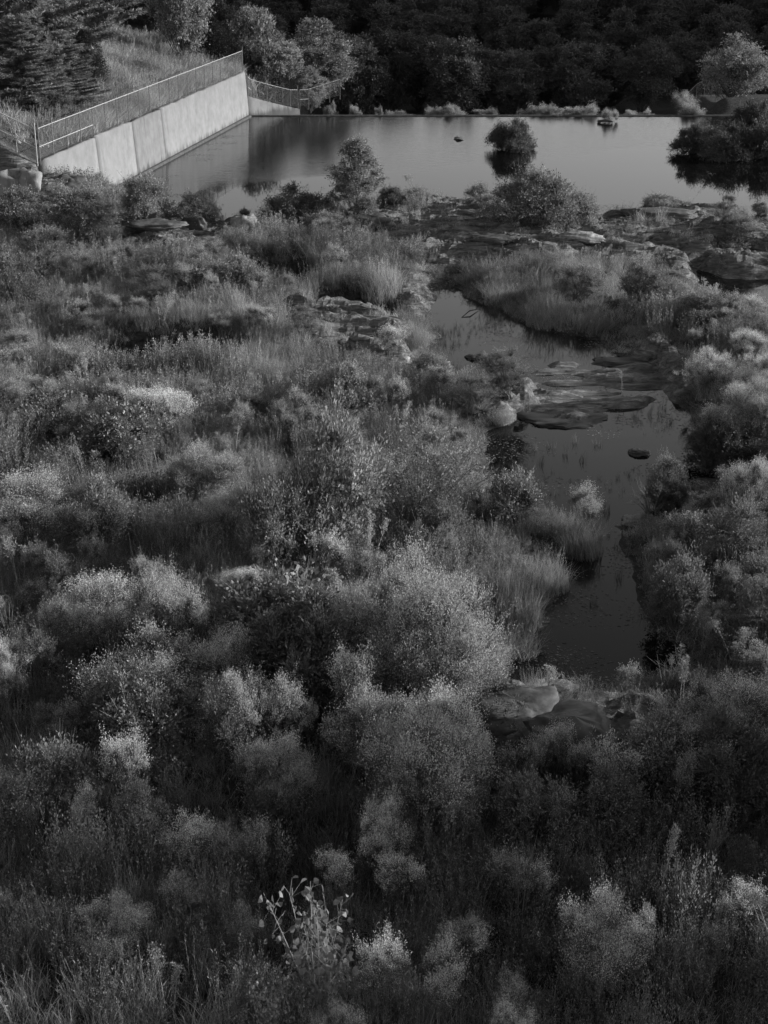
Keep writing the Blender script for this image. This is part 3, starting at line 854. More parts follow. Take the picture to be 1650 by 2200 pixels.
def tussock(seed, R, H, n, w=0.010, mat='grass', lean=(0.15, 0.8)):
    r = np.random.default_rng(seed); g = Geo()
    a = r.uniform(0, 2*math.pi, n); rr = R*np.sqrt(r.uniform(0, 1, n))
    p = np.stack([np.cos(a)*rr, np.sin(a)*rr, 0*a - 0.05], 1)
    g.blades(p, H*r.uniform(0.45, 1.1, n), w*r.uniform(0.6, 1.4, n), r.uniform(*lean, n), r)
    m_ = n//14                                            # seed heads
    a = r.uniform(0, 2*math.pi, m_); rr = R*0.8*np.sqrt(r.uniform(0, 1, m_))
    st = np.stack([np.cos(a)*rr, np.sin(a)*rr, 0*a], 1); tp = st + np.stack([r.normal(size=m_)*0.14*H, r.normal(size=m_)*0.14*H, H*r.uniform(0.95, 1.3, m_)], 1)
    g.sticks(st, tp, w*0.25, w*0.15)
    twigs(g, st + (tp - st)*0.8, nrm(tp - st), np.full(m_, 0.2*H), 7, 0.035, 0.010, r, spread=0.4, up=0.8)
    return g.mesh('blades', M[mat])

def weed(seed, R, H, n, L=0.035, mat='weed', k=26, W=0.016):
    r = np.random.default_rng(seed); g = Geo()
    a = r.uniform(0, 2*math.pi, n); rr = R*np.sqrt(r.uniform(0, 1, n))
    st = np.stack([np.cos(a)*rr, np.sin(a)*rr, 0*a - 0.03], 1)
    tp = st*[1.25, 1.25, 1] + np.stack([r.normal(size=n)*0.12*H, r.normal(size=n)*0.12*H, H*r.uniform(0.5, 1.1, n)], 1)
    g.sticks(st, tp, 0.005, 0.002)
    twigs(g, st, tp - st, np.ones(n), k, L, W, r, spread=0.9, t0=0.25, up=0.6)
    return g.mesh('weed', M[mat])

# ------------------------------------------------------------------ plants one can point at
SPECIES = {}
def species(key, makers): SPECIES[key] = makers
species('groundsel', [(lambda q: (lambda: (shrub(100 + q, 3.0, 2.6, 30, 0.44, 54, 9, 0.058, 0.023, 'mid', 'pale', head_frac=0.40, zlo=0.25, squash=1.2, twig_up=0.9, dome=q % 2 == 0), 3.0, 2.6)))(q) for q in range(6)])
species('bigpale', [(lambda q: (lambda: (shrub(130 + q, 4.8, 3.6, 95, 0.50, 62, 9, 0.055, 0.026, 'mid', 'pale', head_frac=0.75, zlo=0.05, squash=1.0, twig_up=0.6, dome=True), 4.8, 3.6)))(q) for q in range(2)])
species('tuft', [(lambda q: (lambda: (shrub(110 + q, 1.6, 1.0, 22, 0.25, 40, 9, 0.07, 0.035, 'mid', 'straw', head_frac=0.5, zlo=0.0, dome=True), 1.6, 1.0)))(q) for q in range(2)])
species('plumy', [(lambda q: (lambda: (shrub(120 + q, 1.5, 1.7, 12, 0.32, 46, 10, 0.045, 0.018, 'mid', 'pale', head_frac=0.5, zlo=0.45, root_r=0.016), 1.5, 1.7)))(q) for q in range(3)])
species('leafy', [(lambda q: (lambda: (shrub(140 + q, 2.4, 1.9, 34, 0.40, 40, 9, 0.075, 0.034, 'mid', zlo=0.08, dome=True), 2.4, 1.9)))(q) for q in range(3)])
species('dark', [(lambda q: (lambda: (shrub(160 + q, 2.8, 1.9, 60, 0.40, 44, 10, 0.085, 0.032, 'dark', zlo=0.04, dome=True), 2.8, 1.9)))(q) for q in range(3)])
species('glossy', [(lambda q: (lambda: (shrub(180 + q, 2.0, 1.5, 26, 0.34, 26, 7, 0.085, 0.045, 'shine', zlo=0.2, twig_up=0.2), 2.0, 1.5)))(q) for q in range(2)])
species('fine', [(lambda q: (lambda: (shrub(200 + q, 2.0, 2.4, 30, 0.42, 50, 12, 0.04, 0.014, 'mid', zlo=0.08, twig_up=1.2, fill=0.2, dome=True), 2.0, 2.4)))(q) for q in range(2)])
species('cone', [lambda: (tree(220, 3.6, 5.0, 64, 0.40, 30, 9, 0.11, 0.055, 'mid', zlo=0.04, trunk_r=0.05, fill=0.2, cone=True), 3.4, 5.0)])
species('willow', [lambda: (willow(240, 4.0, 3.2), 4.0, 3.2)])
species('bare', [lambda: (willow(250, 1.6, 1.4, leaves=False, nst=16), 1.6, 1.4)])
species('plume', [(lambda q: (lambda: (plume(260 + q, 1.6, (1, 3, 5)[q]), 0.5, 1.6)))(q) for q in range(3)])
species('broad', [(lambda q: (lambda: (broadleaf(270 + q), 2.4, 2.6)))(q) for q in range(2)])
species('tussock', [(lambda q: (lambda: ([('blades', tussock(280 + q, 0.75, 1.0, 700))], 1.8, 1.0)))(q) for q in range(2)])
species('reeds', [lambda: ([('blades', tussock(290, 0.2, 0.5, 30, mat='dark', lean=(0.05, 0.5)))], 0.5, 0.5)])
species('pine', [(lambda q: (lambda: (pine(300 + q, 8.0, 13.0), 8.0, 13.0)))(q) for q in range(2)])
species('cedar', [(lambda q: (lambda: (cedar(310 + q, 3.4, 4.6), 3.4, 4.6)))(q) for q in range(1)])
species('decid', [(lambda q: (lambda: (tree(320 + q, 6.0, 7.5, 85, 0.75, 42, 10, 0.17, 0.085, 'mid', zlo=0.12), 6.0, 7.5)))(q) for q in range(2)])
species('light', [lambda: (tree(352, 6.4, 5.5, 46, 0.95, 80, 10, 0.15, 0.075, 'light', zlo=0.06, trunk_r=0.16, fill=0.25, lean=0.06), 6.0, 5.5)])
species('wood', [(lambda q: (lambda: (tree(330 + q, 5.5, 7.0, 60, 0.8, 34, 9, 0.20, 0.10, 'wood', zlo=0.1), 5.5, 7.0)))(q) for q in range(3)])
_cache = {}
PLANT_NAME = dict(groundsel='flowering_shrub', plumy='flowering_shrub', bigpale='flowering_shrub', tuft='low_bush', light='deciduous_tree', leafy='leafy_shrub', dark='dark_shrub', glossy='glossy_shrub', fine='feathery_shrub', cone='conical_shrub',
                  willow='willow_shrub', bare='bare_shrub', plume='plumed_weed', broad='broadleaf_sapling', tussock='grass_tussock', reeds='reed_clump', pine='pine_tree', cedar='cedar_tree', decid='deciduous_tree', wood='deciduous_tree')
CATS = dict(light='tree', plume='weed', broad='sapling', tussock='grass clump', reeds='reeds', pine='tree', cedar='tree', decid='tree', wood='tree')
_k = [0]
def plant(key, u, v, wpx, hpx, label, z=None, group=None, yoff=0.0, var=None, at=None):
    """stand a plant on the ground where its foot is at photo pixel (u, v); width and height in photo pixels"""
    _k[0] += 1
    mk = SPECIES[key]; q = (_k[0] if var is None else var) % len(mk)
    if (key, q) not in _cache:
        ps_, W_n, H_n = mk[q]()
        big = max(ps_, key=lambda e: len(e[1].vertices))[1] if key not in ('plume', 'reeds') else None
        if big is not None:
            co = np.empty(len(big.vertices)*3, np.float32); big.vertices.foreach_get('co', co); co = co.reshape(-1, 3)
            hi_ = max(np.percentile(c_[:, 2], 99.5) for c_ in [co] + [np.array([v_.co[:] for v_ in e[1].vertices]) for e in ps_ if e[0] == 'flower_heads'])
            W_n = float(np.percentile(np.hypot(co[:, 0], co[:, 1]), 97)*2); H_n = float(hi_)
        _cache[(key, q)] = (ps_, W_n, H_n)
    parts, W, H = _cache[(key, q)]
    if at is not None: p = np.array(at, float)
    elif z is not None: p = P(u, v, z)
    else: p = G(u, v)[0]
    if yoff:                                              # stands further away, behind a crest that hides its foot
        p = p + ray(u, v)*yoff; p[2] = float(hgt(np.array([p[0]]), np.array([p[1]]))[0])
    if p[2] < -0.45 and p[1] < CREST_Y: p[2] = -0.1
    if 1150 < v < 1850 and key in ('groundsel', 'plumy', 'leafy', 'dark', 'glossy', 'fine'): wpx *= 1.2; hpx *= 1.2
    m_ = mpp(p); dep = math.atan2(CAMZ - p[2], p[1])
    sw = wpx*m_/W; sh = hpx*m_/math.cos(dep)/H
    root = link(PLANT_NAME[key], None)
    root.location = p; root.rotation_euler = (0, 0, (_k[0]*2.39996) % 6.28318)
    if key not in ('pine', 'cedar', 'decid', 'wood', 'light'):
        jr = np.random.default_rng(_k[0]); root.rotation_euler = (jr.normal()*0.09, jr.normal()*0.09, root.rotation_euler[2])
    root.scale = (sw, sw, sh)
    tag(root, label, CATS.get(key, 'shrub'), group)
    for nm, me_ in parts: link(nm, me_, root)
    return root

# trees on the hillside behind the wall
plant('pine', 30, 215, 330, 470, 'tall pine with layered boughs at the far left edge, above the fence', yoff=3)
plant('pine', 130, 170, 300, 420, 'broad pine with sweeping boughs left of the dark cedar', yoff=8)
plant('pine', 235, 60, 260, 330, 'pine standing upslope behind the dark cedar and grassy bank', yoff=6)
plant('pine', 330, 70, 250, 300, 'pine between the grassy bank and the slim straight trunk', yoff=10)
plant('pine', -60, 130, 300, 420, 'pine partly cut off by the left edge, behind the tall pine', yoff=8)
plant('pine', 55, 238, 210, 190, 'small bushy pine low on the slope at the left edge')
plant('pine', 140, 228, 170, 150, 'small pine in front of the tall pines, left of the dark cedar')
plant('leafy', 170, 245, 110, 36, 'low brushy shrub on the slope below the dark cedar')
plant('leafy', 300, 160, 90, 30, 'low shrub high on the grassy bank behind the fence')
plant('cedar', 190, 192, 85, 120, 'dark cone-shaped cedar at the foot of the pines by the grassy bank', var=0)
plant('cedar', 455, 148, 105, 105, 'squat dark cedar beside the slim trunk behind the fence', var=0)
plant('decid', 395, 138, 150, 300, 'slim straight-trunked tree just left of the squat dark cedar', var=0)
plant('decid', 540, 190, 160, 240, 'pale feathery tree rising behind the fence top corner', yoff=5, var=1)
plant('decid', 480, 90, 170, 230, 'tree with light crown behind the squat dark cedar', yoff=6, var=0)
plant('decid', 675, 222, 150, 168, 'round-crowned light tree over the small far fence', at=(-6.3, 142, -0.8), var=1)
plant('decid', 600, 232, 110, 120, 'small bushy tree directly behind the wing wall fence', at=(-9.3, 137, 0.2), var=0)
plant('decid', 655, 232, 80, 90, 'low bushy tree at the right end of the wing wall fence', at=(-6.6, 137, -0.8), var=1)
plant('dark', 110, 268, 120, 62, 'dark brushy shrub behind the left bend of the fence')
plant('dark', 25, 255, 110, 45, 'dark brushy shrub behind the climbing fence at far left')
plant('leafy', 255, 215, 90, 35, 'low shrub behind the middle of the wall fence')
plant('leafy', 330, 190, 90, 30, 'low shrub on the slope behind the upper wall fence')

# half-shaded trees just beyond the crest, then the round pale tree
for i, (u, h_, w_, y_) in enumerate([(770, 150, 110, 150), (835, 165, 130, 154), (905, 150, 120, 158), (975, 150, 130, 152), (1045, 125, 120, 158), (1110, 120, 110, 155),
                                (1175, 135, 120, 160), (1245, 140, 120, 156), (1315, 135, 120, 161), (1385, 140, 120, 157), (735, 120, 80, 158), (1600, 120, 110, 163), (1460, 150, 110, 166)]):
    x_ = (u - PW/2)/FPX*(y_*cp + 19*sp)
    z_ = float(hgt(np.array([x_]), np.array([float(y_)]))[0])
    where = ['first tree right of the round light tree', 'tall tree above the lit crest tuft right of the wing wall', 'tree third in the dim row beyond the crest', 'tree of the dim row over the pale crest bushes',
             'tree of the dim row left of the island bush', 'tree of the dim row directly above the island bush', 'tree of the dim row right of the island bush', 'tree of the dim row over the long crest bushes',
             'tree of the dim row above the floating log', 'last tree of the dim row before the pale round tree', 'low dim tree against the round light tree', 'dim tree at the right edge behind the pale round tree', 'dim tree just behind and left of the pale round tree'][i]
    rr_ = ray(u, 235 - h_); zt = CAMZ + rr_[2]*y_/rr_[1]
    plant('wood', 0, 0, w_*1.15, (zt - z_)/mpp((x_, y_, z_))*math.cos(math.atan2(CAMZ - z_, y_)), where, at=(x_, y_, z_))
plant('light', 1525, 238, 150, 132, 'pale round tree lit against the dark wood at right', at=(31.5, 139, float(hgt([31.5], [139.0])[0])))
plant('groundsel', 1440, 240, 62, 52, 'lit shrub at the left foot of the pale round tree', at=(26.3, 135.0, -0.9))
for u, w_, h_, l_ in [(712, 26, 26, 'small lit tuft on the crest just right of the wing wall'), (766, 26, 20, 'second lit tuft along the crest'), (812, 18, 18, 'third and narrowest lit tuft along the crest'),
                      (940, 40, 16, 'low pale bush on the crest, left half of the middle pair'), (965, 48, 24, 'pale bush on the crest, right half of the middle pair'),
                      (1150, 60, 18, 'low lit bush on the crest right of the island bush'), (1200, 55, 20, 'lit bush on the crest left of the floating log'), (1245, 60, 22, 'lit bush on the crest nearest the floating log'),
                      (1390, 24, 12, 'tiny lit tuft on the crest right of the floating log'), (1482, 46, 30, 'pale bush on the crest under the round tree'), (1040, 50, 14, 'low faint bush on the crest left of the island bush'),
                      (860, 50, 10, 'faint strip of weeds on the crest at centre'), (1350, 40, 10, 'faint weeds on the crest right of the log')]:
    p = P(u, 247, 0.0); plant('tuft', 0, 0, w_*1.2, h_ + 12, l_, at=(p[0]*1.01, CREST_Y + 1.5, -0.55))

# bushes standing in or beside the pond
plant('dark', 1102, 330, 104, 70, 'rounded bush standing alone in the middle of the pond', z=-0.30)
plant('dark', 1483, 338, 85, 70, 'bush at the left tip of the dark island in the pond', z=-0.30)
plant('dark', 1555, 348, 130, 78, 'low bush in the middle of the dark island', z=-0.30)
plant('dark', 1640, 346, 130, 90, 'bush of the dark island at the right edge of the frame', z=-0.30)
plant('dark', 1622, 302, 130, 86, 'taller bush at the back of the dark island', z=-0.30)
plant('dark', 1700, 320, 140, 110, 'bush of the dark island cut off by the right edge', z=-0.30)
plant('groundsel', 1310, 268, 40, 36, 'small lit shrub growing by the floating log', z=-0.30)
plant('cone', 768, 462, 120, 155, 'upright light shrub rising from the rocks before the pond')
plant('dark', 630, 487, 150, 82, 'wide dark bush left of the upright light shrub on the shore')
plant('dark', 838, 446, 62, 44, 'small dark bush touching the right side of the upright shrub')
plant('dark', 712, 462, 56, 42, 'small dark bush touching the left side of the upright shrub')
plant('leafy', 895, 440, 70, 28, 'sparse low bush on the rock rim right of the upright shrub')
plant('leafy', 310, 480, 118, 96, 'rounded bush at the foot of the pale wall beside the water')
plant('leafy', 408, 486, 120, 68, 'low spreading bush at the pond corner right of the wall foot')
plant('leafy', 215, 425, 50, 46, 'bushy shrub against the base of the pale wall')
plant('leafy', 522, 478, 36, 34, 'tiny isolated bush at the water beside the white boulder')
plant('leafy', 1105, 480, 140, 88, 'broad feathery shrub on the rocks below the pond island bush')
plant('leafy', 1165, 484, 150, 118, 'tallest middle part of the broad shrub clump on the shore')
plant('leafy', 1232, 488, 100, 84, 'right end of the broad shrub clump on the shore')
plant('leafy', 1030, 446, 70, 50, 'leafy shrub at the left end of the broad feathery shrub')
plant('leafy', 1420, 452, 90, 34, 'low sparse shrub on the rim of the right hand rocks')
plant('fine', 1555, 480, 50, 62, 'thin upright shrub with bright tips on the right hand rocks')
plant('fine', 1585, 530, 110, 75, 'wispy shrub above the small dark pool at right')
plant('leafy', 1630, 462, 40, 30, 'tiny shrub at the right end of the shore')
plant('leafy', 700, 510, 110, 55, 'light leafy shrub spilling over the rocks below the shore bushes')

# left bank, from the bluff downwards
for a in [
 ('leafy', 50, 510, 140, 105, 'big bushy shrub hiding the streaked rock bluff at far left'),
 ('leafy', 165, 510, 150, 110, 'big bushy shrub below the near end of the pale wall'),
 ('leafy', 135, 450, 80, 50, 'shrub climbing the dark rock under the fence corner'),
 ('fine', 232, 530, 90, 110, 'feathery shrub left of the rock ledge'),
 ('fine', 90, 600, 170, 110, 'dense feathery shrub below the left bluff shrubs'),
 ('leafy', 20, 640, 130, 100, 'shrub mass at the left edge level with the rock ledge'),
 ('leafy', 430, 640, 130, 80, 'shrub in front of the broken rock ledge at left'),
 ('leafy', 505, 640, 110, 90, 'shrub left of the dark hollow under the bank'),
 ('fine', 650, 715, 60, 60, 'light wispy bush in front of the upper dark hollow'),
 ('fine', 330, 650, 90, 80, 'feathery shrub behind the pale stalks of the left meadow'),
 ('groundsel', 555, 715, 70, 60, 'pale flowering bush in the meadow left of the flat rock'),
 ('groundsel', 475, 725, 60, 50, 'smaller pale flowering bush in the left meadow'),
 ('dark', 180, 825, 120, 55, 'small dark spreading bush in the left meadow'),
 ('plumy', 838, 790, 70, 95, 'upright pale shrub beside the white boulder'),
 ('leafy', 925, 835, 90, 75, 'shrub at the near left shore of the upper creek pool'),
 ('leafy', 735, 900, 150, 120, 'grey leafy shrub mass left of the white boulder'),
 ('leafy', 640, 900, 110, 70, 'leafy shrub left of the grey shrub mass in the centre'),
 ('fine', 1090, 850, 120, 100, 'lit feathery shrub on the left shore of the creek pool'),
 ('fine', 1020, 900, 120, 90, 'feathery shrub left of the lit creek shore shrub'),
 ('groundsel', 340, 930, 160, 105, 'pale flowering shrub above the glossy bush, left of centre'),
 ('glossy', 270, 985, 180, 110, 'glossy-leaved bush with large bright leaves left of centre'),
 ('glossy', 100, 940, 170, 80, 'glossy-leaved bush at the left above the deep shadow'),
 ('groundsel', 60, 870, 120, 60, 'pale shrub at the left edge of the meadow'),
 ('groundsel', 620, 930, 90, 80, 'pale shrub above the blurred grey bush'),
 ('groundsel', 440, 1080, 160, 130, 'flowering shrub in the middle left with light upper shoots'),
 ('groundsel', 500, 1180, 110, 110, 'bright-topped shrub right of the deep shadow pool'),
 ('groundsel', 60, 1180, 170, 140, 'light flowering shrub at the left edge above the deep shadow'),
 ('leafy', 200, 1190, 130, 140, 'leafy shrub next to the left edge flowering shrub'),
 ('leafy', 690, 1200, 190, 240, 'tall soft grey bush at the centre left of the willow'),
 ('leafy', 600, 1230, 150, 170, 'dim bush left of the tall soft grey bush'),
 ('willow', 900, 1165, 300, 245, 'willow shrub with fanned arching stems in the centre'),
 ('leafy', 960, 1210, 90, 110, 'pale leafy shoots at the foot of the fanned willow'),
 ('glossy', 1110, 1130, 130, 110, 'sparse bright-leaved shrub at the creek right of the willow'),
 ('plumy', 1240, 1150, 90, 110, 'upright twiggy shrub on the left shore of the creek neck'),
 ('bare', 1400, 1110, 110, 90, 'bare branching shrub standing at the creek pool edge'),
 ('bigpale', 900, 1520, 350, 300, 'large rounded pale shrub by the creek, brightest in the centre'),
 ('groundsel', 1010, 1500, 150, 130, 'low outer arm of the large pale shrub over the creek'),
 ('bigpale', 770, 1420, 200, 160, 'left shoulder shrub joined to the large rounded pale shrub'),
 ('groundsel', 790, 1665, 190, 140, 'flowering shrub in front of the large rounded one, left half'),
 ('groundsel', 925, 1690, 190, 165, 'flowering shrub in front of the large rounded one, right half'),
 ('leafy', 950, 1640, 150, 130, 'leafy shrub left of the stained pale boulder'),
 ('glossy', 620, 1420, 250, 150, 'glossy-leaved thicket left of the large rounded shrub'),
 ('dark', 640, 1530, 260, 170, 'dark thicket in the hollow left of the large rounded shrub'),
 ('groundsel', 515, 1310, 90, 75, 'small pale topped shrub above the glossy thicket'),
 ('groundsel', 235, 1400, 150, 140, 'fluffy pale shrub in the lower left, topmost of its clump'),
 ('plumy', 120, 1430, 90, 130, 'thin-stemmed pale tufted shrub left of the fluffy pale shrub'),
 ('groundsel', 350, 1420, 110, 160, 'upright pale shrub right of the fluffy pale shrub'),
 ('groundsel', 330, 1560, 250, 160, 'wide flowering shrub at the heart of the lower left clump'),
 ('plumy', 70, 1500, 110, 110, 'round pale tuft near the left edge'),
 ('groundsel', 5, 1530, 90, 120, 'pale shrub cut off by the left edge'),
 ('groundsel', 455, 1560, 120, 160, 'bright billowing shrub at the right of the lower left clump'),
 ('groundsel', 520, 1640, 150, 160, 'bright shrub stepping down right of the billowing shrub'),
 ('plumy', 590, 1620, 80, 150, 'bright leaning shoot cluster beside the dark thicket'),
 ('leafy', 300, 1650, 230, 150, 'leafy shrub under the lower left flowering clump'),
 ('groundsel', 600, 1740, 150, 130, 'soft pale shrub below the bright leaning shoots'),
 ('plumy', 770, 1600, 90, 180, 'narrow pale plume-like shrub in front of the dark thicket'),
 ('groundsel', 900, 1790, 250, 200, 'soft rounded shrub in the lower centre'),
 ('groundsel', 980, 1800, 110, 120, 'bright-edged shrub at the right of the soft rounded shrub'),
 ('plumy', 255, 1760, 90, 150, 'upright sprig shrub with pale top in the lower left'),
 ('leafy', 110, 1790, 180, 150, 'dim leafy shrub at the lower left with light tips'),
 ('leafy', 310, 1830, 110, 120, 'thin grassy shrub right of the upright sprig shrub'),
 ('plumy', 430, 1895, 125, 130, 'wind-swept pale tuft alone in the dark lower left'),
 ('plumy', 530, 1870, 60, 75, 'small pale tuft right of the wind-swept tuft'),
 ('groundsel', 800, 1900, 120, 170, 'pale soft-headed shrub in the dark lower centre'),
 ('plumy', 740, 1950, 90, 120, 'light shoots left of the soft-headed shrub'),
 ('plumy', 880, 1960, 110, 130, 'light shoots right of the soft-headed shrub'),
 ('plumy', 1110, 1990, 100, 150, 'leaning pale sprig shrub in the dark lower right centre'),
 ('plumy', 1000, 2080, 110, 120, 'blurred pale shrub head low in the centre'),
 ('groundsel', 1290, 2130, 200, 215, 'brightest lower right shrub catching sun in the shade'),
 ('plumy', 1380, 2090, 80, 130, 'thin sprigs right of the brightest lower right shrub'),
 ('plumy', 1590, 2000, 120, 100, 'small dim sprig bush near the lower right edge'),
 ('groundsel', 250, 2060, 190, 110, 'dim shrub with a few light tips at lower left'),
 ('plumy', 200, 1830, 70, 110, 'thin sprigs between the dim leafy shrub and the grassy one at lower left'),
 ('plumy', 20, 1800, 80, 120, 'upright sprigs at the left edge below the cut-off pale shrub'),
 ('plumy', 660, 1620, 60, 110, 'small pale shoots rising from the dark thicket'),
 ('plumy', 430, 1420, 70, 130, 'upright shoots between the upright pale shrub and the billowing one'),
 ('plumy', 300, 1300, 60, 90, 'light shoots at the top of the lower left clump'),
 ('broad', 690, 2200, 230, 270, 'large-leaved sapling with wide pale leaves at the bottom'),
 ('broad', 590, 2260, 110, 150, 'smaller large-leaved sapling left of the big one at the bottom'),
 ('plumy', 835, 2190, 110, 170, 'leafy sprig on a slanting stem at the bottom centre'),
 ('plumy', 950, 2230, 110, 210, 'pale upright shoots at the bottom right of centre'),
 ('groundsel', 720, 2330, 150, 150, 'pale shrub head cut off by the bottom edge'),
 ('plumy', 1110, 2230, 80, 130, 'dim sprig low at the bottom right of centre'),
 ('groundsel', 1080, 2300, 110, 130, 'pale shrub cut off by the bottom edge, right of centre'),
 ('groundsel', 1200, 1690, 130, 110, 'pale rounded shrub in front of the stained boulder'),
 ('plumy', 1035, 1720, 60, 120, 'thin pale shoots left of the stained boulder'),
 ('leafy', 1150, 1810, 140, 110, 'dim leafy shrub under the pale rounded shrub'),
]: plant(*a)
# right bank
for a in [
 ('groundsel', 1530, 850, 110, 100, 'bright-headed shrub, upper left of the right bank cluster'),
 ('groundsel', 1600, 780, 100, 70, 'bright-headed shrub at the back of the right bank cluster'),
 ('groundsel', 1640, 860, 110, 110, 'bright-headed shrub at the right edge of the bank cluster'),
 ('groundsel', 1555, 960, 140, 140, 'large bright-headed shrub in front of the right bank cluster'),
 ('groundsel', 1640, 970, 130, 150, 'large bright-headed shrub cut by the right edge above the creek'),
 ('dark', 1560, 1000, 170, 90, 'dark shrub under the bright-headed shrubs of the right bank'),
 ('leafy', 1500, 700, 140, 70, 'leafy shrub along the top of the right bank'),
 ('leafy', 1390, 660, 110, 90, 'leafy shrub above the overhanging grass bank'),
 ('leafy', 1240, 640, 100, 70, 'light leafy shrub at the middle of the overhanging grass bank'),
 ('groundsel', 1610, 700, 140, 60, 'lit shrub near the right edge beside the inlet'),
 ('leafy', 1430, 1075, 90, 95, 'bright leafy shrub on the small point in the creek'),
 ('dark', 1440, 1095, 110, 60, 'dark shrub at the water under the bright leafy point shrub'),
 ('groundsel', 1610, 1130, 120, 140, 'lit shrub at the right edge beside the creek bend'),
 ('leafy', 1480, 1180, 110, 70, 'leafy shrub in the grass right of the creek neck'),
 ('fine', 1560, 1260, 170, 150, 'tall feathery growth on the right bank slope'),
 ('fine', 1640, 1400, 140, 160, 'feathery growth at the right edge of the bank slope'),
 ('leafy', 1450, 1350, 110, 130, 'shaded leafy growth along the right side of the lower creek'),
 ('groundsel', 1590, 1620, 200, 130, 'bright-topped shrub at the right edge of the lower bank'),
 ('leafy', 1420, 1700, 160, 130, 'dim shrub with light tips left of the bright-topped one'),
 ('dark', 1550, 1730, 220, 150, 'dark shrub filling the lower right bank'),
 ('leafy', 1640, 1520, 90, 100, 'light shrub high on the lower right bank'),
 ('leafy', 1300, 1780, 150, 110, 'shaded shrub below the stained boulder'),
]: plant(*a)
for a in [(195, 1020, 50, 70, 'two-headed pale plume in the left half'), (505, 990, 34, 65, 'curled pale plume left of the soft grey bush'), (66, 1020, 20, 50, 'single slim plume in the left shadow'),
          (1382, 600, 34, 65, 'pale plume on the right bank above the creek'), (1215, 600, 26, 70, 'slim pale plume on the bank behind the creek'), (1485, 1400, 30, 110, 'first pale plume of three beside the lower creek'),
          (1510, 1400, 40, 100, 'middle pale plume of three beside the lower creek'), (1575, 1440, 44, 110, 'third pale plume of three, nearest the right edge'), (780, 1255, 26, 55, 'pale plume behind the large rounded shrub'),
          (345, 700, 40, 70, 'pale seed stalks in the left meadow'), (125, 590, 30, 60, 'pair of pale stalks below the left bluff'), (296, 2150, 40, 120, 'tall plume stem at the lower left'),
          (60, 1990, 30, 60, 'small plume in the dark at the lower left edge'), (130, 1650, 40, 110, 'bent pale plume in the dark lower left'), (1340, 850, 20, 60, 'thin plume by the wet slabs')]:
    plant('plume', a[0], a[1], a[2]*1.3, a[3], a[4])
for a in [(1100, 1330, 160, 140, 'tall dry grass clump between the large rounded shrub and creek'), (1180, 1260, 110, 80, 'dry grass clump at the left shore of the creek neck'), (1250, 1190, 110, 100, 'arching grass clump on the point at the creek neck'),
          (1110, 1400, 120, 80, 'dim grass clump leaning over the lower creek'), (705, 560, 130, 70, 'pale grass clump above the dark hollow'), (820, 640, 110, 90, 'tall pale grass clump beside the upper hollow'),
          (800, 620, 90, 60, 'pale grass clump behind the lower hollow'), (890, 740, 80, 60, 'grass clump hanging over the creek left shore'), (1180, 690, 130, 70, 'grass clump overhanging the creek, left of the dark undercut'),
          (1270, 705, 110, 60, 'grass clump overhanging the creek, over the dark undercut'), (1080, 640, 110, 50, 'low grass clump at the head of the creek'), (1080, 905, 60, 34, 'grass clump above the dark cut by the slabs'),
          (1430, 1250, 120, 90, 'grass clump arching over the right shore of the creek neck'), (60, 760, 90, 90, 'tall straw grass at the left edge of the meadow'), (1240, 1510, 140, 60, 'short grass clump on the near shore of the lower creek'),
          (1150, 1500, 80, 70, 'sparse grass clump on the near shore beside the boulder')]:
    plant('tussock', *a)
for i, (u, v) in enumerate([(1130, 960), (1155, 975), (1192, 955), (1215, 985), (1245, 985), (1275, 965), (1158, 990), (1280, 1310), (1310, 1095), (1240, 960), (1300, 780), (1275, 775), (1180, 745), (1330, 1250)]):
    plant('reeds', u + 9*math.sin(i*5.3), v + 8*math.cos(i*3.1), 16 + 14*((i*0.37) % 1), 16 + 16*((i*0.61) % 1), 'small dark reed clump standing in the creek water', z=-0.02, group='small reed clumps standing in the creek')

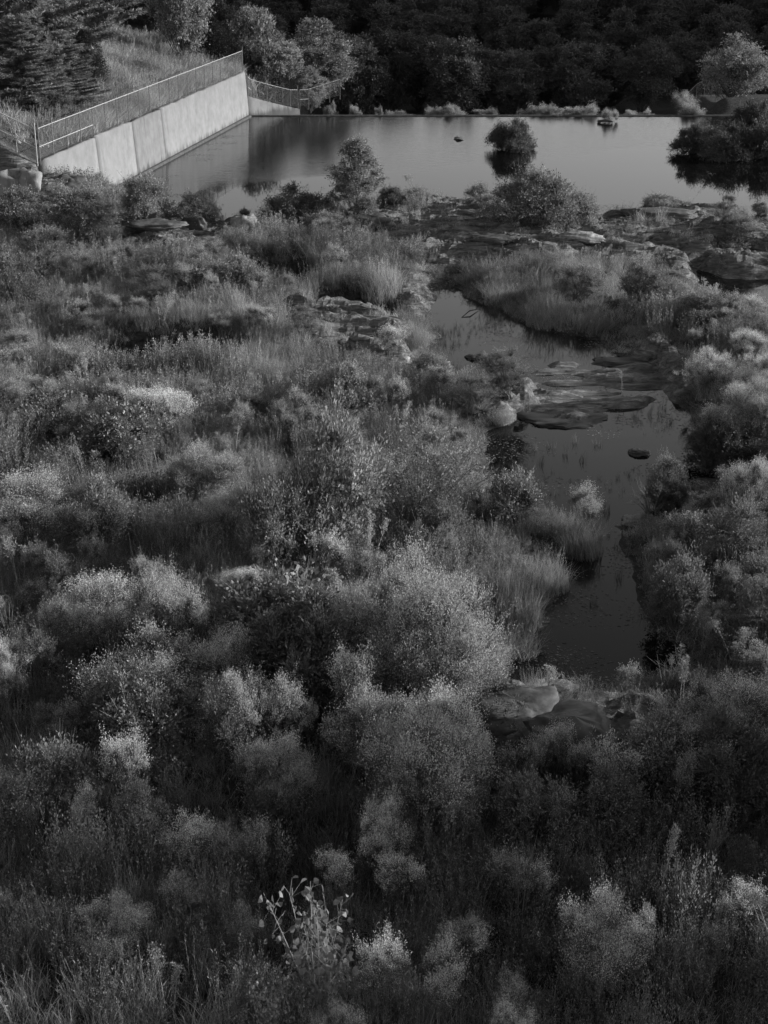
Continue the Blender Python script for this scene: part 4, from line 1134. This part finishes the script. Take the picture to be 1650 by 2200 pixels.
# ------------------------------------------------------------------ boulders, slabs, driftwood
def rock(name, u, v, wpx, hpx, label, seed, depth=0.7, mat='rock', z=None, flat=False, rot=0.0, cat='boulder', e=0.75):
    p = P(u, v, z) if z is not None else G(u, v)[0]
    m_ = mpp(p); dep = math.atan2(CAMZ - p[2], p[1])
    w = wpx*m_; h = hpx*m_/math.cos(dep) if not flat else 0.16
    d = w*depth if not flat else hpx*m_/math.sin(dep)
    nu, nv = 48, 24
    a, b = np.meshgrid(np.arange(nu)*2*math.pi/nu, np.linspace(-math.pi/2, math.pi/2, nv))
    x = np.cos(b)*np.cos(a); y = np.cos(b)*np.sin(a); zz = np.sin(b)
    r = np.random.default_rng(seed)
    x, y, zz = [np.sign(q)*np.abs(q)**e for q in (x, y, zz)]
    o = seed*7.7
    n_ = 1 + 0.30*fbm(x*2 + o, y*2 + zz*1.3 + o, 1.1, 3) + 0.10*fbm(x*6 + o, y*6 + zz*5, 1.0, 3)
    for k in range(9):                                     # planar breaks
        dr = nrm(r.normal(size=3)*[1, 1, 0.7]); dd = x*dr[0] + y*dr[1] + zz*dr[2]; lim = r.uniform(0.75, 1.0)
        n_ = np.where(dd*n_ > lim, np.minimum(n_, lim/np.maximum(dd, 0.05)), n_)
    n_ = n_ + 0.05*np.abs(fbm(x*9 + o, y*9 + zz*9, 1.0, 3)) + 0.04*np.floor(fbm(x*3 + o, zz*6 + y*2, 1.0, 2)*4)
    X_, Y_, Z_ = x*n_*w/2, y*n_*d/2, (zz*n_)*h*(0.62 if not flat else 0.9)
    if flat: X_ = X_*(1 + 0.35*fbm(Y_*2.2 + o, X_*0 + o, 1.0, 2)); Y_ = Y_*(1 + 0.5*fbm(X_*1.1 + o, X_*0 + 3, 1.0, 3)) + 0.12*X_*math.sin(o)
    if flat: Z_ = Z_*(0.7 + 0.5*vnoise(X_*1.3 + o, Y_*2.5)) 
    i_ = np.arange(nu*nv).reshape(nv, nu); j = np.roll(i_, -1, 1)
    q = np.stack([i_[:-1], j[:-1], j[1:], i_[1:]], -1).reshape(-1, 4)
    me_ = mesh_from(name, np.stack([X_, Y_, Z_], -1), q, None, M[mat], False)
    o_ = link(name, me_, None, (p[0], p[1] + (d*0.4 if not flat else 0), p[2] + (h*0.30 if not flat else -0.01)))
    o_.rotation_euler = (0, 0, rot)
    return tag(o_, label, cat)

M['rock_pale'] = plain_mat('pale_rock', 0.27, 0.5, 3.0, bump=0.6, stretch=(1.5, 1.5, 0.4))
M['rock_streaked'] = concrete_mat('streaked_rock', 0.27, 0.2)
M['rock_dark'] = plain_mat('wet_rock', 0.07, 0.6, 2.0, rough=0.4, bump=0.5, stretch=(0.4, 1.2, 2))
for a, kw in [
 (('rock_bluff', 22, 478, 150, 112, 'pale vertically streaked rock face below the climbing fence at far left', 23), dict(mat='rock_streaked', z=0.6, depth=0.35, e=0.42)),
 (('boulder', 150, 470, 120, 100, 'dark slanting rock between the streaked face and the pale wall', 24), dict(mat='rock', z=0.6, depth=0.5)),
 (('boulder', 525, 492, 60, 34, 'angular boulder with a white face at the pond edge', 3), dict(mat='rock_pale')),
 (('boulder', 625, 500, 70, 26, 'rounded boulder just in front of the wide dark bush', 4), {}),
 (('boulder', 665, 478, 110, 26, 'smooth dark rock hump under the wide dark bush', 5), {}),
 (('boulder', 395, 560, 80, 30, 'broken boulder with a pale face in the left ledge', 6), dict(mat='rock_pale')),
 (('boulder', 415, 500, 50, 34, 'dark blocky rock on the ledge right of the wall foot', 7), dict(mat='rock_dark')),
 (('boulder', 330, 500, 130, 16, 'long low dark ledge rock at the foot of the wall bushes', 8), {}),
 (('boulder', 860, 776, 44, 16, 'small white boulder beside the upright pale shrub', 9), dict(mat='rock_pale')),
 (('boulder', 790, 500, 110, 34, 'dark domed rock below the upright light shrub', 10), dict(mat='rock_dark')),
 (('boulder', 1070, 525, 110, 16, 'low rounded slab on the rock shelf at centre', 12), {}),
 (('boulder', 1250, 532, 110, 18, 'pointed slab with a pale edge on the rock shelf', 13), dict(mat='rock_pale')),
 (('boulder', 1180, 484, 90, 12, 'slab below the broad feathery shrub', 14), {}),
 (('boulder', 1430, 475, 160, 13, 'long ledge rock rising at the right hand shore', 15), {}),
 (('boulder', 1110, 1580, 220, 60, 'rounded half-buried boulder with pale streaks beside the lower creek', 16), dict(depth=0.8)),
 (('boulder', 1240, 1650, 220, 62, 'dark sloping rock right of the pale streaked boulder', 17), dict(mat='rock_dark', depth=0.9)),
 (('boulder', 945, 795, 60, 14, 'small pale rocks at the near shore of the upper pool', 18), dict(mat='rock_pale')),
]: rock(*a, **kw)
for i, (u, v, w_, h_, l_) in enumerate([(1210, 903, 210, 44, 'broad dark slab crossing the creek, nearest of the slab group'), (1310, 868, 130, 20, 'wet slab behind the broad dark slab'),
        (1330, 780, 110, 30, 'dark slab against the right bank of the pool'), (1372, 974, 64, 13, 'long thin slab alone in the lower pool'),
        (1375, 1125, 100, 40, 'dark slab blocking the creek neck'), (1025, 768, 60, 18, 'dark slab with grass at the near shore of the upper pool'),
        (985, 299, 22, 5, 'small dark rock breaking the pond surface'), (1540, 1040, 120, 30, 'dim flat slab in the inlet at right')]):
    rock('rock_slab', u, v, w_, h_, l_, 40 + i, mat='rock_dark', z=0.0, flat=True, cat='slab')
g = Geo(); a = P(1284, 264, 0.0); b = P(1316, 264, 0.05)
g.tube([a + [0, 0, 0.12], a*0.5 + b*0.5 + [0, 0, 0.2], b + [0, 0, 0.1]], [0.10, 0.12, 0.06], 7)
g.tube([a + [0, 0, 0.12], a + [0.25, -0.1, -0.05], a + [0.8, 0, -0.05]], [0.10, 0.07, 0.05], 6)
tag(link('driftwood_log', g.mesh('driftwood_log', M['bark'], True)), 'dark forked log lying in the far right of the pond', 'log')
g = Geo(); a = P(992, 682, 0.0); b = P(1027, 664, 0.05)
g.tube([a, (a + b)/2 + [0, 0, 0.12], b], [0.02, 0.035, 0.015], 5)
tag(link('fallen_branch', g.mesh('fallen_branch', M['bark'], True)), 'thin curved branch lying in the upper creek pool', 'branch')

# ------------------------------------------------------------------ ground cover (nobody could count it)
def scatter(name, label_cat, pts, rots, scl, protos):
    """instances of small plant meshes on a cloud of points, one object"""
    n = len(pts)
    me_ = bpy.data.meshes.new(name); me_.vertices.add(n); me_.vertices.foreach_set('co', np.asarray(pts, np.float32).ravel())
    a = me_.attributes.new('rot', 'FLOAT_VECTOR', 'POINT'); a.data.foreach_set('vector', np.asarray(rots, np.float32).ravel())
    a = me_.attributes.new('scl', 'FLOAT_VECTOR', 'POINT'); a.data.foreach_set('vector', np.asarray(scl, np.float32).ravel())
    a = me_.attributes.new('kind', 'INT', 'POINT'); a.data.foreach_set('value', (np.arange(n) % len(protos)).astype(np.int32))
    ob = link(name, me_)
    ng = bpy.data.node_groups.new(name, 'GeometryNodeTree')
    ng.interface.new_socket('Geometry', in_out='INPUT', socket_type='NodeSocketGeometry')
    ng.interface.new_socket('Geometry', in_out='OUTPUT', socket_type='NodeSocketGeometry')
    gi = ng.nodes.new('NodeGroupInput'); go = ng.nodes.new('NodeGroupOutput'); jn = ng.nodes.new('GeometryNodeJoinGeometry')
    ar = ng.nodes.new('GeometryNodeInputNamedAttribute'); ar.data_type = 'FLOAT_VECTOR'; ar.inputs[0].default_value = 'rot'
    asc = ng.nodes.new('GeometryNodeInputNamedAttribute'); asc.data_type = 'FLOAT_VECTOR'; asc.inputs[0].default_value = 'scl'
    ak = ng.nodes.new('GeometryNodeInputNamedAttribute'); ak.data_type = 'INT'; ak.inputs[0].default_value = 'kind'
    for k, pm in enumerate(protos):
        po = bpy.data.objects.new(name + '_plant', pm)     # not linked into the scene, only instanced
        oi = ng.nodes.new('GeometryNodeObjectInfo'); oi.inputs['Object'].default_value = po; oi.inputs['As Instance'].default_value = True
        cm = ng.nodes.new('FunctionNodeCompare'); cm.data_type = 'INT'; cm.operation = 'EQUAL'
        ng.links.new(ak.outputs['Attribute'], cm.inputs[2]); cm.inputs[3].default_value = k
        ip = ng.nodes.new('GeometryNodeInstanceOnPoints')
        ng.links.new(gi.outputs[0], ip.inputs['Points']); ng.links.new(cm.outputs[0], ip.inputs['Selection'])
        ng.links.new(oi.outputs['Geometry'], ip.inputs['Instance']); ng.links.new(ar.outputs[0], ip.inputs['Rotation']); ng.links.new(asc.outputs[0], ip.inputs['Scale'])
        ng.links.new(ip.outputs[0], jn.inputs[0])
    ng.links.new(jn.outputs[0], go.inputs[0])
    md = ob.modifiers.new('scatter', 'NODES'); md.node_group = ng
    tag(ob, kind='stuff')
    return ob

def to_px(x, y, z):
    dp = depth_at(x, y, z)
    return PW/2 + FPX*x/dp, PH/2 - FPX*(y*sp + (z - CAMZ)*cp)/dp

def candidates(r, y0, y1, dens, margin=4.0):
    hw = 0.28*y1 + margin; n = int((y1 - y0)*2*hw*dens)
    x = r.uniform(-hw, hw, n); y = r.uniform(y0, y1, n)
    ok = np.abs(x) < 0.275*y + margin
    return x[ok], y[ok]

r = np.random.default_rng(5)
sets = {'short': [], 'tall': [], 'weeds': [], 'brush': [], 'heads': []}
for y0, y1, sc in ((19, 32, 1.0), (32, 48, 1.0), (48, 70, 1.15), (70, 100, 1.3)):
    for key, dens in (('short', 9.0), ('tall', 2.6 if y1 < 60 else 4.2), ('weeds', 6.5), ('brush', 0.6 if y1 < 40 else 1.2), ('heads', 0.5 if y1 < 40 else 1.1 if y1 < 60 else 0.7)):
        x, y = candidates(r, y0, y1, dens/sc**1.5)
        d = water_dist(x, y); z = hgt(x, y); rm = rock_mask(x, y)
        w_ = (x - W0[0])*wnor[0] + (y - W0[1])*wnor[1]; s_ = (x - W0[0])*wdir[0] + (y - W0[1])*wdir[1]
        ok = (d > (0.05 if key != 'brush' else 0.7)) & (z > 0.02) & ~((w_ < 0.7) & (s_ > -1))
        lim = {'short': 0.4, 'tall': 0.3, 'weeds': 0.35, 'brush': 0.15, 'heads': 0.3}[key]
        ok &= (rm < lim) | (r.random(len(x)) < (0.10 if key == 'short' else 0.04))
        nz = fbm(x + {'short': 0, 'tall': 40, 'weeds': 80, 'brush': 120, 'heads': 160}[key], y, 5.0, 3)
        for c, rx, ry, dp in pits_w: ok &= (((x - c[0])/rx)**2 + ((y - c[1] + 0.9)/(ry + 0.7))**2 > 0.9) | (r.random(len(x)) < 0.05)
        if key == 'tall': ok &= (nz > -0.05) | ((d < 2.5) & (d > 0.2) & (nz > -0.4))
        if key == 'weeds': ok &= nz > -0.25
        if key == 'heads': ok &= (nz > 0.05) & (d > 0.5)
        if key == 'brush': ok &= (nz > 0.0) & (d > 2)
        x, y, z, d, nz = x[ok], y[ok], z[ok], d[ok], nz[ok]
        n = len(x)
        hs_ = r.uniform(0.65, 1.25, n)*(1 + 0.5*np.clip(nz, -0.5, 0.8))
        near_shore = 0.45 + 0.55*smooth(0.2, 2.5, d)
        scl = np.stack([sc*r.uniform(0.8, 1.25, n)]*2 + [hs_*near_shore], 1)
        rot = np.stack([r.normal(size=n)*0.08, r.normal(size=n)*0.08, r.uniform(0, 6.28, n)], 1)
        sets[key].append((np.stack([x, y, z], 1), rot, scl))
def cat_(k): return [np.concatenate([q[i] for q in sets[k]]) for i in range(3)]
scatter('short_grass', '', *cat_('short'), [tussock(400 + i, 0.28, 0.32, 60, w=0.012, lean=(0.3, 1.0)) for i in range(3)])
scatter('tall_grass', '', *cat_('tall'), [tussock(410 + i, 0.26, 0.75, 70, w=0.010, lean=(0.1, 0.6)) for i in range(4)])
scatter('weeds', '', *cat_('weeds'), [weed(420 + i, 0.25, 0.65, 16) for i in range(4)])
scatter('brush', '', *cat_('brush'), [weed(430 + i, 0.5, 1.0, 60, L=0.05, W=0.022, k=34, mat='mid') for i in range(3)] + [weed(440, 0.45, 0.9, 50, L=0.06, W=0.03, k=26, mat='dark')])

def merged(parts):                                       # one mesh out of a plant's parts, keeping their materials
    vs, qs, mi, ms, off = [], [], [], [], 0
    for k, (nm, pm) in enumerate(parts):
        co = np.empty(len(pm.vertices)*3, np.float32); pm.vertices.foreach_get('co', co); li = np.empty(len(pm.loops), np.int32); pm.loops.foreach_get('vertex_index', li)
        vs.append(co.reshape(-1, 3)); qs.append(li.reshape(-1, 4) + off); off += len(pm.vertices); mi.append(np.full(len(pm.polygons), k, np.int32)); ms.append(pm.materials[0])
    me_ = mesh_from('weed', np.concatenate(vs), np.concatenate(qs), None, None)
    for m_ in ms: me_.materials.append(m_)
    me_.polygons.foreach_set('material_index', np.concatenate(mi))
    return me_
scatter('flowering_weeds', '', *cat_('heads'), [merged(shrub(470 + q, 0.7, 1.15, 5, 0.2, 34, 9, 0.04, 0.016, 'weed', 'straw', head_frac=0.5, zlo=0.55, root_r=0.01)) for q in range(4)]
        + [merged(plume(480 + q, 1.35, 2 + q)) for q in range(2)] + [merged(willow(490, 0.9, 1.5, leaves=False, nst=7))])
# stems and sedges standing in the creek, and leaves afloat along its edges
x, y = candidates(r, 30, 78, 9.0, 0.0)
d = water_dist(x, y); z = hgt(x, y); nz = fbm(x + 9, y, 3.0, 3)
ok = (d < 0.1) & (d > -2.2) & (nz > 0.08) & (z < 0.05); x, y, d = x[ok], y[ok], d[ok]; n = len(x)
scatter('water_sedge', '', np.stack([x, y, 0*x - 0.03], 1), np.stack([0*x, 0*x, r.uniform(0, 6.28, n)], 1), np.stack([r.uniform(0.5, 1.2, n)]*3, 1)*(0.6 + 0.4*smooth(-2, 0, d))[:, None],
        [tussock(500 + i, 0.10, 0.42, 14, w=0.008, mat='dark', lean=(0.05, 0.5)) for i in range(3)])
x, y = candidates(r, 28, 126, 10.0, 2.0)
d = water_dist(x, y); nz = fbm(x + 70, y*2, 2.5, 3); ok = (d < -0.05) & (d > -3.0) & (nz > 0.22 - 0.2*(d > -0.4)) & (r.random(len(x)) < 0.45); x, y = x[ok], y[ok]; n = len(x)
gq = Geo(); rq = np.random.default_rng(77); m_ = 14
gq.v = []; p_ = np.stack([rq.normal(size=m_)*0.22, rq.normal(size=m_)*0.22, np.full(m_, 0.006)], 1); az_ = rq.uniform(0, 6.28, m_)
dv = np.stack([np.cos(az_), np.sin(az_), 0*az_], 1); sv = np.stack([-dv[:, 1], dv[:, 0], 0*az_], 1); lq = rq.uniform(0.02, 0.06, m_)[:, None]
gq.add(np.stack([p_ - dv*lq, p_ - sv*lq*0.6, p_ + dv*lq, p_ + sv*lq*0.6], 1), np.arange(m_*4).reshape(m_, 4))
scatter('floating_leaves', '', np.stack([x, y, 0*x], 1), np.stack([0*x, 0*x, r.uniform(0, 6.28, n)], 1), np.stack([r.uniform(0.6, 1.4, n), r.uniform(0.6, 1.4, n), 0*x + 1], 1), [gq.mesh('floating_leaves', M['weed'])])

# hillside behind the wall
x = r.uniform(-75, -8, 26000); y = r.uniform(82, 175, 26000)
w_ = (x - W0[0])*wnor[0] + (y - W0[1])*wnor[1]; s_ = (x - W0[0])*wdir[0] + (y - W0[1])*wdir[1]
ok = (w_ < -0.9) & (x > -0.33*y - 8) & ((s_ > 6) | ((s_ > 0.9) & (r.random(26000) < 0.12)))
x, y = x[ok], y[ok]; z = hgt(x, y); n = len(x)
nz = fbm(x, y, 8, 3)
scatter('hillside_grass', '', np.stack([x, y, z], 1), np.stack([0*x, 0*x, r.uniform(0, 6.28, n)], 1), np.stack([r.uniform(1.5, 2.4, n)]*2 + [r.uniform(0.8, 1.6, n)*(1 + 0.5*nz)], 1),
        [tussock(450 + i, 0.3, 0.8, 60, w=0.025, lean=(0.1, 0.7)) for i in range(3)])

# the wood beyond the dam: canopy too deep to count
pts, rots, scls = [], [], []
x = r.uniform(-75, 95, 900); y = r.uniform(160, 330, 900)
ok = (np.abs(x - 8) < 0.30*y + 12) & ((x > -26) | (y > 172))
x, y = x[ok], y[ok]; z = hgt(x, y)
n = len(x); hmax = np.clip(0.118*(y - CREST_Y) - z, 2.5, 9.5)
sc_ = hmax*r.uniform(0.66, 0.95, n)/8.2
wm = []
for q in range(3):
    ps = tree(460 + q, 5.5, 7.0, 55, 0.85, 26, 8, 0.26, 0.14, 'wood', zlo=0.05)
    me_ = None
    vs, qs, off = [], [], 0
    for nm, pm in ps:
        co = np.empty(len(pm.vertices)*3, np.float32); pm.vertices.foreach_get('co', co); li = np.empty(len(pm.loops), np.int32); pm.loops.foreach_get('vertex_index', li)
        vs.append(co.reshape(-1, 3)); qs.append(li.reshape(-1, 4) + off); off += len(pm.vertices)
    wm.append(mesh_from('woodland_tree', np.concatenate(vs), np.concatenate(qs), None, M['wood']))
scatter('woodland', '', np.stack([x, y, z - 0.1], 1), np.stack([0*x, 0*x, r.uniform(0, 6.28, n)], 1), np.stack([sc_*1.1, sc_*1.1, sc_], 1), wm)
print('plants', _k[0], [len(cat_(k)[0]) for k in sets])

# unseen trees added at near right, outside the frame, so their shadows darken the foreground
for i, (x_, y_, w_, h_, l_) in enumerate([(15.5, 20.0, 3.4, 5.0, 'unseen low broad tree added for its shadow at right, nearest the viewer'), (18.0, 27.5, 5.0, 6.0, 'unseen broad tree added for its shadow at right, second from the viewer'),
        (27.5, 29.5, 5.5, 9.5, 'unseen tall tree added for its shadow behind the broad trees at right'), (26.0, 22.0, 5.0, 9.0, 'unseen tall tree added for its shadow behind the nearest one at right'), (27.0, 27.0, 3.4, 9.2, 'unseen slender tree added for its shadow in the back row at right'), (21.0, 18.0, 5.0, 8.0, 'unseen tree added for its shadow at the viewer end at right')]):
    z_ = float(hgt(np.array([x_]), np.array([y_]))[0])
    m_ = mpp((x_, y_, z_))
    plant('decid', 0, 0, w_/m_, h_/m_*math.cos(math.atan2(CAMZ - z_, y_)), l_, at=(x_, y_, z_))
